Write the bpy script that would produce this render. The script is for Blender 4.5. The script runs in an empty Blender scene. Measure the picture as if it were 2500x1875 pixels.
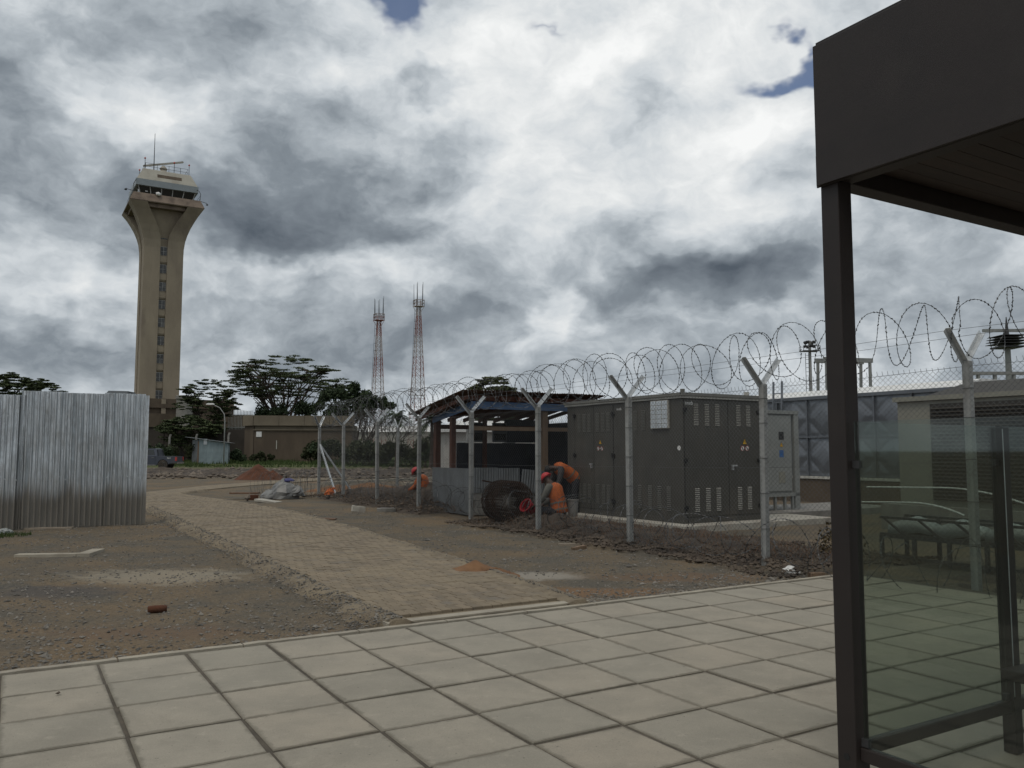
import bpy, bmesh, math, random
import numpy as np
from mathutils import Vector, Matrix, noise as mnoise
random.seed(7)
scene = bpy.context.scene
col = scene.collection
R31 = math.radians(31.0)
C31, S31 = math.cos(R31), math.sin(R31)

# ------------------------------------------------------------------ camera
cam_d = bpy.data.cameras.new("camera")
cam = bpy.data.objects.new("camera", cam_d)
col.objects.link(cam)
PITCH = 4.6
cam.location = (0, 0, 1.6)
cam.rotation_euler = (math.radians(90 + PITCH), 0, 0)
cam_d.sensor_width = 36.0
cam_d.lens = 36.0 * 2030.0 / 2500.0
cam_d.clip_start = 0.05
cam_d.clip_end = 8000
scene.camera = cam

# ------------------------------------------------------------------ node helpers
class NT:
    def __init__(s, tree):
        s.t = tree; s.n = tree.nodes; s.l = tree.links
    def node(s, typ, **kw):
        nd = s.n.new(typ)
        for k, v in kw.items(): setattr(nd, k, v)
        return nd
    def put(s, sock, v):
        if v is None: return
        if isinstance(v, bpy.types.NodeSocket): s.l.new(v, sock)
        else:
            try: sock.default_value = v
            except Exception: sock.default_value = tuple(v) + (1,) if len(v) == 3 else v
    def math(s, op, a, b=None, c=None, clamp=False):
        nd = s.node("ShaderNodeMath", operation=op, use_clamp=clamp)
        s.put(nd.inputs[0], a); s.put(nd.inputs[1], b); s.put(nd.inputs[2], c)
        return nd.outputs[0]
    def vmath(s, op, a, b=None, scale=None):
        nd = s.node("ShaderNodeVectorMath", operation=op)
        s.put(nd.inputs[0], a); s.put(nd.inputs[1], b)
        if scale is not None: s.put(nd.inputs["Scale"], scale)
        return nd.outputs[1] if op in ("LENGTH", "DOT_PRODUCT", "DISTANCE") else nd.outputs[0]
    def noise(s, vec, scale, detail=4, rough=0.55, dist=0.0, col=False):
        nd = s.node("ShaderNodeTexNoise")
        s.put(nd.inputs["Vector"], vec); nd.inputs["Scale"].default_value = scale
        nd.inputs["Detail"].default_value = detail; nd.inputs["Roughness"].default_value = rough
        nd.inputs["Distortion"].default_value = dist
        return nd.outputs["Color" if col else "Fac"]
    def ramp(s, fac, stops, interp="LINEAR"):
        nd = s.node("ShaderNodeValToRGB"); cr = nd.color_ramp; cr.interpolation = interp
        while len(cr.elements) < len(stops): cr.elements.new(0.5)
        for e, (p, c) in zip(cr.elements, stops):
            e.position = p
            e.color = (c, c, c, 1) if not hasattr(c, "__len__") else tuple(c)[:3] + (1,)
        s.put(nd.inputs[0], fac)
        return nd.outputs[0]
    def maprange(s, v, a, b, c=0.0, d=1.0, smooth=True):
        nd = s.node("ShaderNodeMapRange")
        if smooth: nd.interpolation_type = "SMOOTHSTEP"
        s.put(nd.inputs[0], v)
        for i, q in enumerate((a, b, c, d)): nd.inputs[i + 1].default_value = q
        return nd.outputs[0]
    def mix(s, fac, a, b, mode="MIX"):
        nd = s.node("ShaderNodeMix", data_type="RGBA", blend_type=mode)
        s.put(nd.inputs[0], fac); s.put(nd.inputs[6], a if isinstance(a, bpy.types.NodeSocket) else tuple(a)[:3] + (1,))
        s.put(nd.inputs[7], b if isinstance(b, bpy.types.NodeSocket) else tuple(b)[:3] + (1,))
        return nd.outputs[2]
    def sep(s, v):
        nd = s.node("ShaderNodeSeparateXYZ"); s.put(nd.inputs[0], v); return nd.outputs
    def comb(s, x, y, z):
        nd = s.node("ShaderNodeCombineXYZ")
        for i, q in enumerate((x, y, z)): s.put(nd.inputs[i], q)
        return nd.outputs[0]

# ------------------------------------------------------------------ world: broken cloud over a Nishita sky
SUN_EL, SUN_AZ = math.radians(62), math.radians(-150)   # azimuth from +Y towards +X
world = bpy.data.worlds.new("World"); scene.world = world; world.use_nodes = True
w = NT(world.node_tree); w.n.clear()
wout = w.node("ShaderNodeOutputWorld")
sky = w.node("ShaderNodeTexSky", sky_type="NISHITA"); sky.sun_disc = False
sky.sun_elevation = SUN_EL; sky.sun_rotation = SUN_AZ
sky.altitude = 1600; sky.dust_density = 1.0
tc = w.node("ShaderNodeTexCoord")
dirv = tc.outputs["Generated"]
dx, dy, dz = w.sep(dirv)
cd = w.vmath("MULTIPLY", dirv, (1.0, 1.0, 1.5))
fray = w.vmath("SUBTRACT", w.noise(cd, 6.5, 4.5, 0.60, col=True), (0.5, 0.5, 0.5))
cw = w.vmath("MULTIPLY_ADD", fray, (0.10, 0.10, 0.10)); cw.node.inputs[2].default_value = (0, 0, 0); w.l.new(cd, cw.node.inputs[2])
nA = w.noise(cw, 5.0, 7, 0.58)
nB = w.noise(w.vmath("ADD", cw, (-0.015, -0.01, 0.05)), 5.0, 6, 0.58)     # towards the light: lit heads and grey bellies
relief = w.math("SUBTRACT", nA, nB)
# azimuth and elevation of the large cloud masses over the compound, their borders frayed
wd = w.vmath("MULTIPLY_ADD", fray, (0.20, 0.20, 0.16)); w.l.new(dirv, wd.node.inputs[2])
ax, ay, az = w.sep(wd)
AE = w.comb(w.math("ARCTAN2", ax, ay), w.math("ARCSINE", az), 0.0)
def pix_dir(x, y):
    u, v = (x - 1250) / 2030.0, (937.5 - y) / 2030.0
    p = math.radians(PITCH)
    d = Vector((u, math.cos(p) - v * math.sin(p), math.sin(p) + v * math.cos(p))).normalized()
    return math.atan2(d.x, d.y), math.asin(d.z)
def cloud_mass(x, y, sx, sy, gain=1.7):
    a, e = pix_dir(x, y); ix, iy = 2030.0 / sx, 2030.0 / sy
    q = w.vmath("MULTIPLY_ADD", AE, (ix, iy, 0)); q.node.inputs[2].default_value = (-a * ix, -e * iy, 0)
    gr = w.node("ShaderNodeTexGradient", gradient_type="SPHERICAL"); w.l.new(q, gr.inputs[0])
    return w.math("MULTIPLY", gr.outputs["Fac"], gain, clamp=True)
masses = [  # x, y, half width, half height, weight
    (740, 545, 430, 125, -0.22), (620, 590, 260, 70, -0.10), (590, 450, 330, 190, -0.13), (1000, 500, 220, 110, -0.10), (1080, 218, 125, 62, -0.24),
    (120, 370, 330, 150, -0.20), (80, 150, 420, 190, -0.10), (480, 130, 380, 170, -0.05),
    (1760, 720, 330, 100, -0.26), (1900, 640, 300, 120, -0.10), (1450, 870, 520, 90, -0.14), (720, 790, 620, 110, -0.16),
    (1180, 700, 240, 120, -0.08), (60, 890, 560, 90, -0.16), (2300, 800, 420, 130, -0.10), (1520, 560, 180, 70, -0.07),
    (300, 250, 180, 130, 0.24), (150, 230, 130, 70, 0.12), (420, 340, 120, 110, 0.10), (100, 650, 190, 100, 0.24), (270, 740, 200, 100, 0.26),
    (480, 640, 90, 130, 0.12), (1330, 500, 270, 240, 0.16), (1340, 780, 85, 130, 0.26), (1150, 120, 520, 200, 0.20), (1560, 300, 520, 270, 0.14),
    (1880, 420, 400, 230, 0.16), (2350, 120, 520, 300, 0.14), (1700, 60, 430, 160, 0.16), (1930, 830, 260, 80, 0.16), (640, 960, 900, 50, 0.08), (980, 655, 260, 70, 0.08), (1120, 330, 260, 130, 0.08),
]
val = w.math("MULTIPLY_ADD", nA, 0.80, 0.515 - 0.40)
val = w.math("MULTIPLY_ADD", relief, 1.15, val)
val = w.math("MULTIPLY_ADD", w.math("MAXIMUM", dz, 0.3), 0.18, val)
for m in masses:
    val = w.math("MULTIPLY_ADD", cloud_mass(*m[:4], 2.0), m[4] * (1.3 if m[4] < 0 else 1.0), val)
val = w.math("MULTIPLY_ADD", val, 0.72, 0.18)
cloud = w.ramp(val, [(0.0, (0.085, 0.105, 0.13)), (0.18, (0.150, 0.176, 0.206)), (0.367, (0.228, 0.262, 0.296)), (0.54, (0.40, 0.443, 0.48)), (0.698, (0.61, 0.65, 0.68)), (0.864, (0.79, 0.81, 0.815)), (1.0, (0.93, 0.94, 0.935))])
# holes of blue
hole = w.math("MULTIPLY_ADD", nA, 0.6, -0.55)
for (x, y, sx, sy, wt) in [(1010, 5, 170, 140, 0.62), (1900, 165, 210, 70, 0.50), (1745, -5, 190, 90, 0.55), (1335, 95, 120, 55, 0.32), (2020, 100, 90, 120, 0.36)]:
    hole = w.math("MULTIPLY_ADD", cloud_mass(x, y, sx, sy, 1.0), wt, hole)
holef = w.maprange(hole, 0.0, 0.22, 0.0, 0.92)
skyc = w.mix(1.0, sky.outputs[0], (0.085, 0.082, 0.085), "MULTIPLY")
final = w.mix(holef, cloud, skyc)
bg = w.node("ShaderNodeBackground"); w.l.new(final, bg.inputs[0]); bg.inputs[1].default_value = 1.0
w.l.new(bg.outputs[0], wout.inputs[0])
world.cycles.sampling_method = "MANUAL"; world.cycles.sample_map_resolution = 512

# ------------------------------------------------------------------ sun through the overcast
sun_d = bpy.data.lights.new("sun", "SUN"); sun_d.energy = 0.95; sun_d.angle = math.radians(25); sun_d.color = (1.0, 0.90, 0.77)
sun = bpy.data.objects.new("sun", sun_d); col.objects.link(sun)
sd = Vector((math.sin(SUN_AZ) * math.cos(SUN_EL), math.cos(SUN_AZ) * math.cos(SUN_EL), math.sin(SUN_EL)))
sun.rotation_euler = (-sd).to_track_quat("-Z", "Y").to_euler(); sun.location = sd * 60
scene.view_settings.view_transform = "Standard"; scene.view_settings.look = "None"
scene.view_settings.exposure = 0.0; scene.view_settings.gamma = 1.0; scene.view_settings.use_curve_mapping = False
scene.cycles.max_bounces = 6; scene.cycles.transparent_max_bounces = 12

# ------------------------------------------------------------------ materials
MAT = {}
def pmat(name, c1, c2=None, scale=4.0, rough=0.8, metal=0.0, bump=0.0, bscale=None, detail=5, dirt=None, dirt_scale=1.5, dirt_amt=0.5, spec=0.5, rand=0.0, stretch=None, rvar=0.0, coords="Object"):
    m = bpy.data.materials.new(name); m.use_nodes = True
    t = NT(m.node_tree); b = t.n["Principled BSDF"]
    v = t.node("ShaderNodeTexCoord").outputs[coords]
    if stretch: v = t.vmath("MULTIPLY", v, stretch)
    c2 = c2 or tuple(x * 0.72 for x in c1)
    f = t.maprange(t.noise(v, scale, detail, 0.6), 0.3, 0.7)
    c = t.mix(f, c1, c2)
    if dirt:
        d = t.maprange(t.noise(v, dirt_scale, 6, 0.65), 0.5, 0.72, 0.0, dirt_amt)
        c = t.mix(d, c, dirt)
    if rand:
        rn = t.node("ShaderNodeObjectInfo").outputs["Random"]
        g = t.math("MULTIPLY_ADD", rn, 2 * rand, 1 - rand)
        c = t.mix(1.0, c, t.comb(g, g, g), "MULTIPLY")
    t.l.new(c, b.inputs["Base Color"])
    if rvar:
        t.l.new(t.maprange(t.noise(v, scale * 1.7, 4), 0.3, 0.7, max(rough - rvar, 0.02), min(rough + rvar, 1)), b.inputs["Roughness"])
    else: b.inputs["Roughness"].default_value = rough
    b.inputs["Metallic"].default_value = metal
    b.inputs["Specular IOR Level"].default_value = spec
    if bump:
        bn = t.node("ShaderNodeBump"); bn.inputs["Strength"].default_value = 1.0; bn.inputs["Distance"].default_value = bump
        t.l.new(t.noise(v, bscale or scale * 6, 6, 0.65), bn.inputs["Height"]); t.l.new(bn.outputs[0], b.inputs["Normal"])
    MAT[name] = m
    return m
pmat("galvanised", (0.60, 0.62, 0.63), (0.46, 0.48, 0.49), 9, 0.48, 0.65, rvar=0.12, dirt=(0.22, 0.20, 0.17), dirt_amt=0.4)
pmat("post_paint", (0.33, 0.335, 0.32), (0.25, 0.255, 0.25), 6, 0.55, 0.25, dirt=(0.2, 0.17, 0.13), dirt_amt=0.5)
pmat("wire", (0.16, 0.165, 0.165), (0.10, 0.10, 0.10), 5, 0.5, 0.6)
pmat("razor", (0.13, 0.135, 0.14), (0.07, 0.07, 0.07), 5, 0.5, 0.6)
pmat("bronze_steel", (0.026, 0.020, 0.018), (0.021, 0.0165, 0.0155), 3, 0.55, 0.0, bump=0.0006, bscale=250, dirt=(0.04, 0.034, 0.03), dirt_scale=2, dirt_amt=0.35, spec=0.35)
pmat("rubber_black", (0.012, 0.012, 0.012), None, 8, 0.7)
pmat("soffit_wood", (0.026, 0.013, 0.008), (0.015, 0.008, 0.005), 3, 0.6, stretch=(1, 14, 14), rand=0.25)
pmat("kiosk_paint", (0.070, 0.067, 0.058), (0.062, 0.060, 0.053), 2, 0.5, 0.0, dirt=(0.12, 0.105, 0.085), dirt_scale=1.2, dirt_amt=0.35, spec=0.4)
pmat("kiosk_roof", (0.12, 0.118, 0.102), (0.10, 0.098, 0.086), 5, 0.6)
pmat("kiosk_trim", (0.50, 0.49, 0.44), (0.40, 0.39, 0.35), 5, 0.6)
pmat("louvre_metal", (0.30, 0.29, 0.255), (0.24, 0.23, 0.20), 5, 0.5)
pmat("black_plastic", (0.01, 0.01, 0.01), None, 8, 0.5)
pmat("cabinet_grey", (0.24, 0.25, 0.235), (0.20, 0.21, 0.20), 2, 0.5, dirt=(0.15, 0.13, 0.11), dirt_amt=0.3)
pmat("sign_yellow", (0.72, 0.42, 0.02), (0.6, 0.34, 0.02), 6, 0.5)
pmat("sign_white", (0.72, 0.72, 0.70), (0.6, 0.6, 0.58), 6, 0.5)
pmat("sign_red", (0.42, 0.05, 0.04), None, 6, 0.5)
pmat("sign_blue", (0.03, 0.12, 0.32), None, 6, 0.5)
pmat("concrete_light", (0.42, 0.40, 0.345), (0.32, 0.30, 0.26), 5, 0.9, bump=0.004, bscale=60, dirt=(0.2, 0.16, 0.12), dirt_amt=0.5)
pmat("concrete_grey", (0.25, 0.24, 0.22), (0.17, 0.165, 0.15), 4, 0.92, bump=0.006, bscale=40, dirt=(0.1, 0.09, 0.075), dirt_amt=0.6)
pmat("kerb_concrete", (0.37, 0.335, 0.265), (0.28, 0.25, 0.20), 3, 0.92, bump=0.006, bscale=45, dirt=(0.2, 0.165, 0.125), dirt_scale=2.2, dirt_amt=0.65)
pmat("tower_concrete", (0.285, 0.242, 0.178), (0.225, 0.188, 0.140), 0.35, 0.92, bump=0.03, bscale=1.6, dirt=(0.15, 0.12, 0.095), dirt_scale=0.22, dirt_amt=0.7, stretch=(1, 1, 0.35))
pmat("tower_rim", (0.225, 0.175, 0.135), (0.13, 0.10, 0.078), 0.5, 0.92, bump=0.05, bscale=1.5, dirt=(0.10, 0.075, 0.06), dirt_scale=0.5, dirt_amt=0.8)
pmat("tower_cladding", (0.36, 0.345, 0.29), (0.30, 0.285, 0.24), 0.5, 0.7, dirt=(0.24, 0.20, 0.15), dirt_scale=0.5, dirt_amt=0.5)
pmat("tower_fascia", (0.25, 0.28, 0.295), (0.22, 0.25, 0.265), 1, 0.5)
pmat("dark_glass", (0.014, 0.018, 0.018), (0.010, 0.012, 0.012), 1, 0.08, spec=0.6)
pmat("window_dusty", (0.085, 0.085, 0.083), (0.045, 0.045, 0.045), 1.5, 0.3, rand=0.4)
pmat("frame_white", (0.5, 0.5, 0.47), None, 3, 0.6)
pmat("dark_metal", (0.05, 0.05, 0.052), None, 5, 0.6, 0.3)
pmat("timber_red", (0.105, 0.040, 0.024), (0.065, 0.027, 0.018), 4, 0.8, stretch=(6, 6, 0.6), bump=0.003)
pmat("timber_pale", (0.20, 0.135, 0.085), (0.14, 0.095, 0.062), 4, 0.85, stretch=(6, 6, 0.7), bump=0.003)
pmat("timber_grey", (0.30, 0.255, 0.20), (0.22, 0.185, 0.145), 5, 0.9, stretch=(1, 7, 7), bump=0.003)
pmat("plank_brown", (0.17, 0.10, 0.06), (0.11, 0.065, 0.04), 5, 0.9, stretch=(1, 7, 7))
pmat("blue_board", (0.075, 0.14, 0.255), (0.06, 0.11, 0.205), 2, 0.6, dirt=(0.10, 0.12, 0.15), dirt_amt=0.4)
pmat("navy_panel", (0.020, 0.026, 0.040), (0.014, 0.018, 0.028), 3, 0.5)
pmat("tin_old", (0.20, 0.215, 0.225), (0.14, 0.15, 0.155), 2.2, 0.5, 0.45, rvar=0.1, dirt=(0.12, 0.10, 0.08), dirt_scale=1.8, dirt_amt=0.5)
pmat("tin_roof", (0.16, 0.10, 0.07), (0.10, 0.06, 0.04), 3, 0.7, 0.2)
pmat("shed_tin", (0.27, 0.33, 0.35), (0.20, 0.25, 0.265), 1.3, 0.55, 0.2, rand=0.3)
pmat("rust", (0.062, 0.036, 0.024), (0.030, 0.020, 0.015), 9, 0.9, bump=0.004)
pmat("red_soil", (0.115, 0.044, 0.022), (0.068, 0.028, 0.015), 3, 1.0, bump=0.02, bscale=22)
pmat("sand_soil", (0.215, 0.115, 0.055), (0.145, 0.075, 0.038), 4, 1.0, bump=0.012, bscale=40)
pmat("dark_soil", (0.078, 0.060, 0.045), (0.040, 0.032, 0.026), 2.2, 1.0, bump=0.03, bscale=13, dirt=(0.105, 0.075, 0.052), dirt_scale=0.8, dirt_amt=0.7)
pmat("clod", (0.125, 0.098, 0.074), (0.042, 0.034, 0.028), 1.7, 1.0, bump=0.01, bscale=20, detail=8)
pmat("gravel_stone", (0.23, 0.21, 0.18), (0.085, 0.08, 0.072), 6.5, 0.95, detail=2)
pmat("rubble_stone", (0.20, 0.165, 0.13), (0.055, 0.044, 0.036), 0.55, 0.95, detail=6)
pmat("tank_steel", (0.165, 0.18, 0.20), (0.125, 0.138, 0.155), 1.5, 0.45, 0.35, rvar=0.1, rand=0.12)
pmat("roof_white", (0.72, 0.72, 0.70), (0.6, 0.6, 0.58), 1, 0.6)
pmat("genset_beige", (0.235, 0.23, 0.19), (0.21, 0.205, 0.17), 2, 0.55)
pmat("genset_dark", (0.042, 0.038, 0.031), (0.034, 0.031, 0.026), 2, 0.6)
pmat("tarp_grey", (0.20, 0.20, 0.19), (0.105, 0.105, 0.105), 2.6, 0.45, bump=0.01, bscale=6)
pmat("tarp_blue", (0.03, 0.03, 0.14), None, 3, 0.5)
pmat("tarp_white", (0.34, 0.36, 0.35), (0.26, 0.275, 0.27), 3, 0.5)
pmat("orange_vest", (0.52, 0.125, 0.022), (0.30, 0.065, 0.014), 8, 0.75, bump=0.006, bscale=14)
pmat("reflective", (0.17, 0.15, 0.11), (0.10, 0.09, 0.07), 6, 0.45)
pmat("shirt_grey", (0.15, 0.145, 0.125), (0.10, 0.098, 0.086), 6, 0.9, bump=0.006, bscale=12)
pmat("shirt_dark", (0.045, 0.043, 0.045), (0.03, 0.03, 0.032), 6, 0.9)
pmat("trousers_dark", (0.024, 0.025, 0.030), (0.016, 0.017, 0.02), 6, 0.9)
pmat("skin_brown", (0.060, 0.031, 0.020), (0.045, 0.023, 0.015), 6, 0.55)
pmat("helmet_red", (0.52, 0.025, 0.03), (0.42, 0.02, 0.025), 4, 0.35)
pmat("red_plastic", (0.36, 0.018, 0.028), (0.28, 0.014, 0.02), 4, 0.4)
pmat("bark", (0.075, 0.055, 0.043), (0.04, 0.03, 0.024), 3, 1.0)
pmat("bark_dead", (0.075, 0.062, 0.053), (0.045, 0.037, 0.032), 3, 1.0)
pmat("truck_blue", (0.060, 0.068, 0.088), (0.054, 0.062, 0.080), 1, 0.3, 0.2, dirt=(0.10, 0.085, 0.065), dirt_scale=1.2, dirt_amt=0.4)
pmat("tyre", (0.04, 0.036, 0.032), (0.07, 0.058, 0.045), 3, 0.95)
pmat("rim_metal", (0.28, 0.27, 0.25), None, 3, 0.5, 0.5)
pmat("wall_brown", (0.115, 0.089, 0.063), (0.080, 0.061, 0.044), 0.6, 0.95, dirt=(0.085, 0.065, 0.048), dirt_scale=0.5, dirt_amt=0.7, stretch=(1, 1, 0.4))
pmat("wall_cream", (0.185, 0.155, 0.112), (0.135, 0.113, 0.082), 0.5, 0.9, dirt=(0.13, 0.105, 0.075), dirt_scale=0.5, dirt_amt=0.6)
pmat("wall_dark", (0.05, 0.042, 0.035), (0.035, 0.03, 0.025), 0.6, 0.95)
pmat("wall_white", (0.46, 0.44, 0.40), (0.36, 0.34, 0.31), 1, 0.9)
pmat("roof_grey", (0.12, 0.135, 0.145), (0.09, 0.10, 0.11), 0.5, 0.8)
pmat("path_sand", (0.245, 0.20, 0.135), (0.165, 0.132, 0.092), 2.5, 1.0, bump=0.03, bscale=26, dirt=(0.13, 0.11, 0.085), dirt_scale=1.3, dirt_amt=0.6)
pmat("joint_soil", (0.105, 0.088, 0.066), (0.065, 0.055, 0.042), 6, 1.0, bump=0.004)

def leafmat(name, c1, c2):
    m = bpy.data.materials.new(name); m.use_nodes = True
    t = NT(m.node_tree); b = t.n["Principled BSDF"]
    g = t.node("ShaderNodeNewGeometry")
    f = g.outputs["Random Per Island"]
    n = t.noise(t.node("ShaderNodeTexCoord").outputs["Object"], 0.6, 3)
    c = t.mix(t.math("MULTIPLY_ADD", f, 0.6, t.math("MULTIPLY", n, 0.45)), c1, c2)
    t.l.new(c, b.inputs["Base Color"]); b.inputs["Roughness"].default_value = 0.75; b.inputs["Specular IOR Level"].default_value = 0.2
    MAT[name] = m
leafmat("leaf_acacia", (0.040, 0.055, 0.028), (0.095, 0.118, 0.052))
leafmat("leaf_dark", (0.022, 0.036, 0.020), (0.055, 0.076, 0.036))
leafmat("leaf_bush", (0.026, 0.034, 0.017), (0.060, 0.068, 0.032))
leafmat("leaf_pale", (0.060, 0.075, 0.035), (0.13, 0.14, 0.07))
leafmat("grass_blade", (0.030, 0.052, 0.016), (0.068, 0.098, 0.030))

def glass_mat():
    m = bpy.data.materials.new("shelter_glass"); m.use_nodes = True
    t = NT(m.node_tree); t.n.clear()
    o = t.node("ShaderNodeOutputMaterial"); tr = t.node("ShaderNodeBsdfTransparent"); gl = t.node("ShaderNodeBsdfGlossy")
    df = t.node("ShaderNodeBsdfDiffuse"); df.inputs[0].default_value = (0.16, 0.18, 0.165, 1)
    nz = t.maprange(t.noise(t.node("ShaderNodeTexCoord").outputs["Object"], 2.3, 5, 0.6), 0.35, 0.75, 0.01, 0.04)
    tr.inputs[0].default_value = (0.80, 0.84, 0.81, 1); gl.inputs["Roughness"].default_value = 0.03
    mx0 = t.node("ShaderNodeMixShader"); t.l.new(nz, mx0.inputs[0]); t.l.new(tr.outputs[0], mx0.inputs[1]); t.l.new(df.outputs[0], mx0.inputs[2])
    mx = t.node("ShaderNodeMixShader"); fr = t.node("ShaderNodeLayerWeight"); fr.inputs[0].default_value = 0.12
    t.l.new(t.math("MULTIPLY_ADD", fr.outputs["Facing"], 0.25, 0.03), mx.inputs[0]); t.l.new(mx0.outputs[0], mx.inputs[1]); t.l.new(gl.outputs[0], mx.inputs[2])
    t.l.new(mx.outputs[0], o.inputs[0]); MAT["shelter_glass"] = m
glass_mat()

def slab_mat():
    m = bpy.data.materials.new("paving_slab"); m.use_nodes = True
    t = NT(m.node_tree); b = t.n["Principled BSDF"]
    tcn = t.node("ShaderNodeTexCoord"); oi = t.node("ShaderNodeObjectInfo")
    geo = t.node("ShaderNodeNewGeometry").outputs["Position"]
    rn = oi.outputs["Random"]
    base = t.ramp(rn, [(0.0, (0.305, 0.279, 0.226)), (0.3, (0.325, 0.296, 0.240)), (0.55, (0.345, 0.306, 0.244)), (0.8, (0.325, 0.298, 0.243)), (1.0, (0.352, 0.308, 0.243))])
    n1 = t.noise(geo, 2.1, 6, 0.62); n2 = t.noise(geo, 11, 5, 0.6); n3 = t.noise(geo, 90, 3, 0.6)
    c = t.mix(t.maprange(n1, 0.35, 0.68, 0, 0.55), base, (0.235, 0.218, 0.178))
    c = t.mix(t.maprange(n2, 0.55, 0.8, 0, 0.55), c, (0.42, 0.375, 0.305))
    c = t.mix(t.maprange(n3, 0.35, 0.7, 0, 0.14), c, (0.12, 0.11, 0.095))
    c = t.mix(t.maprange(t.noise(geo, 38, 2, 0.5), 0.70, 0.76, 0, 0.7), c, (0.10, 0.09, 0.075))
    c = t.mix(t.maprange(t.noise(geo, 0.7, 7, 0.7, 0.6), 0.52, 0.66, 0, 0.35), c, (0.20, 0.18, 0.145))
    # mortar smears spread irregularly over the slab rims
    ox, oy, oz = t.sep(tcn.outputs["Object"])
    e = t.math("MAXIMUM", t.math("ABSOLUTE", ox), t.math("ABSOLUTE", oy))
    e = t.math("ADD", e, t.math("MULTIPLY_ADD", t.noise(geo, 7, 5, 0.7), 0.10, -0.05))
    c = t.mix(t.maprange(e, 0.272, 0.302, 0, 0.6), c, (0.150, 0.135, 0.105))
    t.l.new(c, b.inputs["Base Color"]); b.inputs["Roughness"].default_value = 0.88; b.inputs["Specular IOR Level"].default_value = 0.3
    bn = t.node("ShaderNodeBump"); bn.inputs["Distance"].default_value = 0.004
    t.l.new(t.noise(geo, 70, 5, 0.7), bn.inputs["Height"]); t.l.new(bn.outputs[0], b.inputs["Normal"])
    MAT["paving_slab"] = m
slab_mat()

def paver_mat():
    m = bpy.data.materials.new("path_paver"); m.use_nodes = True
    t = NT(m.node_tree); b = t.n["Principled BSDF"]
    geo = t.node("ShaderNodeNewGeometry"); p = geo.outputs["Position"]
    isl = t.math("FRACT", t.math("ADD", geo.outputs["Random Per Island"], t.node("ShaderNodeObjectInfo").outputs["Random"]))
    base = t.ramp(isl, [(0, (0.165, 0.135, 0.098)), (0.5, (0.198, 0.162, 0.116)), (1, (0.225, 0.182, 0.130))])
    c = t.mix(t.maprange(t.noise(p, 0.9, 6, 0.6), 0.38, 0.66, 0, 0.5), base, (0.262, 0.215, 0.148))
    c = t.mix(t.maprange(t.noise(p, 3.5, 6, 0.65), 0.5, 0.75, 0, 0.6), c, (0.15, 0.14, 0.125))
    t.l.new(c, b.inputs["Base Color"]); b.inputs["Roughness"].default_value = 0.95; b.inputs["Specular IOR Level"].default_value = 0.25
    bn = t.node("ShaderNodeBump"); bn.inputs["Distance"].default_value = 0.003
    t.l.new(t.noise(p, 60, 5, 0.7), bn.inputs["Height"]); t.l.new(bn.outputs[0], b.inputs["Normal"])
    MAT["path_paver"] = m
paver_mat()

def hoarding_mat():
    m = bpy.data.materials.new("hoarding_sheet"); m.use_nodes = True
    t = NT(m.node_tree); b = t.n["Principled BSDF"]
    p = t.node("ShaderNodeNewGeometry").outputs["Position"]; o = t.node("ShaderNodeTexCoord").outputs["Object"]
    rn = t.node("ShaderNodeObjectInfo").outputs["Random"]
    x, y, z = t.sep(p); ox = t.sep(o)[0]
    n1 = t.noise(t.vmath("MULTIPLY", o, (22, 22, 0.8)), 1.0, 5, 0.6)
    c = t.mix(t.maprange(n1, 0.35, 0.7), (0.70, 0.72, 0.73), (0.34, 0.37, 0.39))
    c = t.mix(t.math("MULTIPLY", rn, 0.3), c, (0.42, 0.45, 0.46))
    # mud splashed up the foot of the sheets: streaky upper border
    sp = t.noise(t.vmath("MULTIPLY", o, (9, 9, 0.5)), 1.0, 5, 0.65); sp2 = t.noise(t.comb(ox, 0.0, 0.0), 0.9, 3, 0.5)
    lim = t.math("ADD", t.math("MULTIPLY_ADD", sp, 0.9, -0.45), t.math("MULTIPLY_ADD", sp2, 1.0, 0.28))
    mud = t.maprange(t.math("SUBTRACT", lim, z), -0.30, 0.22, 0, 0.92)
    c = t.mix(mud, c, t.mix(sp, (0.125, 0.11, 0.088), (0.20, 0.178, 0.145)))
    t.l.new(c, b.inputs["Base Color"])
    t.l.new(t.math("MULTIPLY_ADD", mud, -0.72, 0.80), b.inputs["Metallic"])
    t.l.new(t.math("MULTIPLY_ADD", mud, 0.45, 0.30), b.inputs["Roughness"])
    bn = t.node("ShaderNodeBump"); bn.inputs["Distance"].default_value = 0.02
    t.l.new(t.noise(t.vmath("MULTIPLY", o, (9, 9, 1.8)), 1.5, 5, 0.6), bn.inputs["Height"]); t.l.new(bn.outputs[0], b.inputs["Normal"])
    MAT["hoarding_sheet"] = m
hoarding_mat()

def mast_mat():
    m = bpy.data.materials.new("mast_paint"); m.use_nodes = True
    t = NT(m.node_tree); b = t.n["Principled BSDF"]
    z = t.sep(t.node("ShaderNodeTexCoord").outputs["Object"])[2]
    f = t.math("GREATER_THAN", t.math("FRACT", t.math("DIVIDE", z, 7.0)), 0.5)
    t.l.new(t.mix(f, (0.23, 0.075, 0.05), (0.33, 0.275, 0.25)), b.inputs["Base Color"]); b.inputs["Roughness"].default_value = 0.7
    MAT["mast_paint"] = m
mast_mat()

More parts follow.
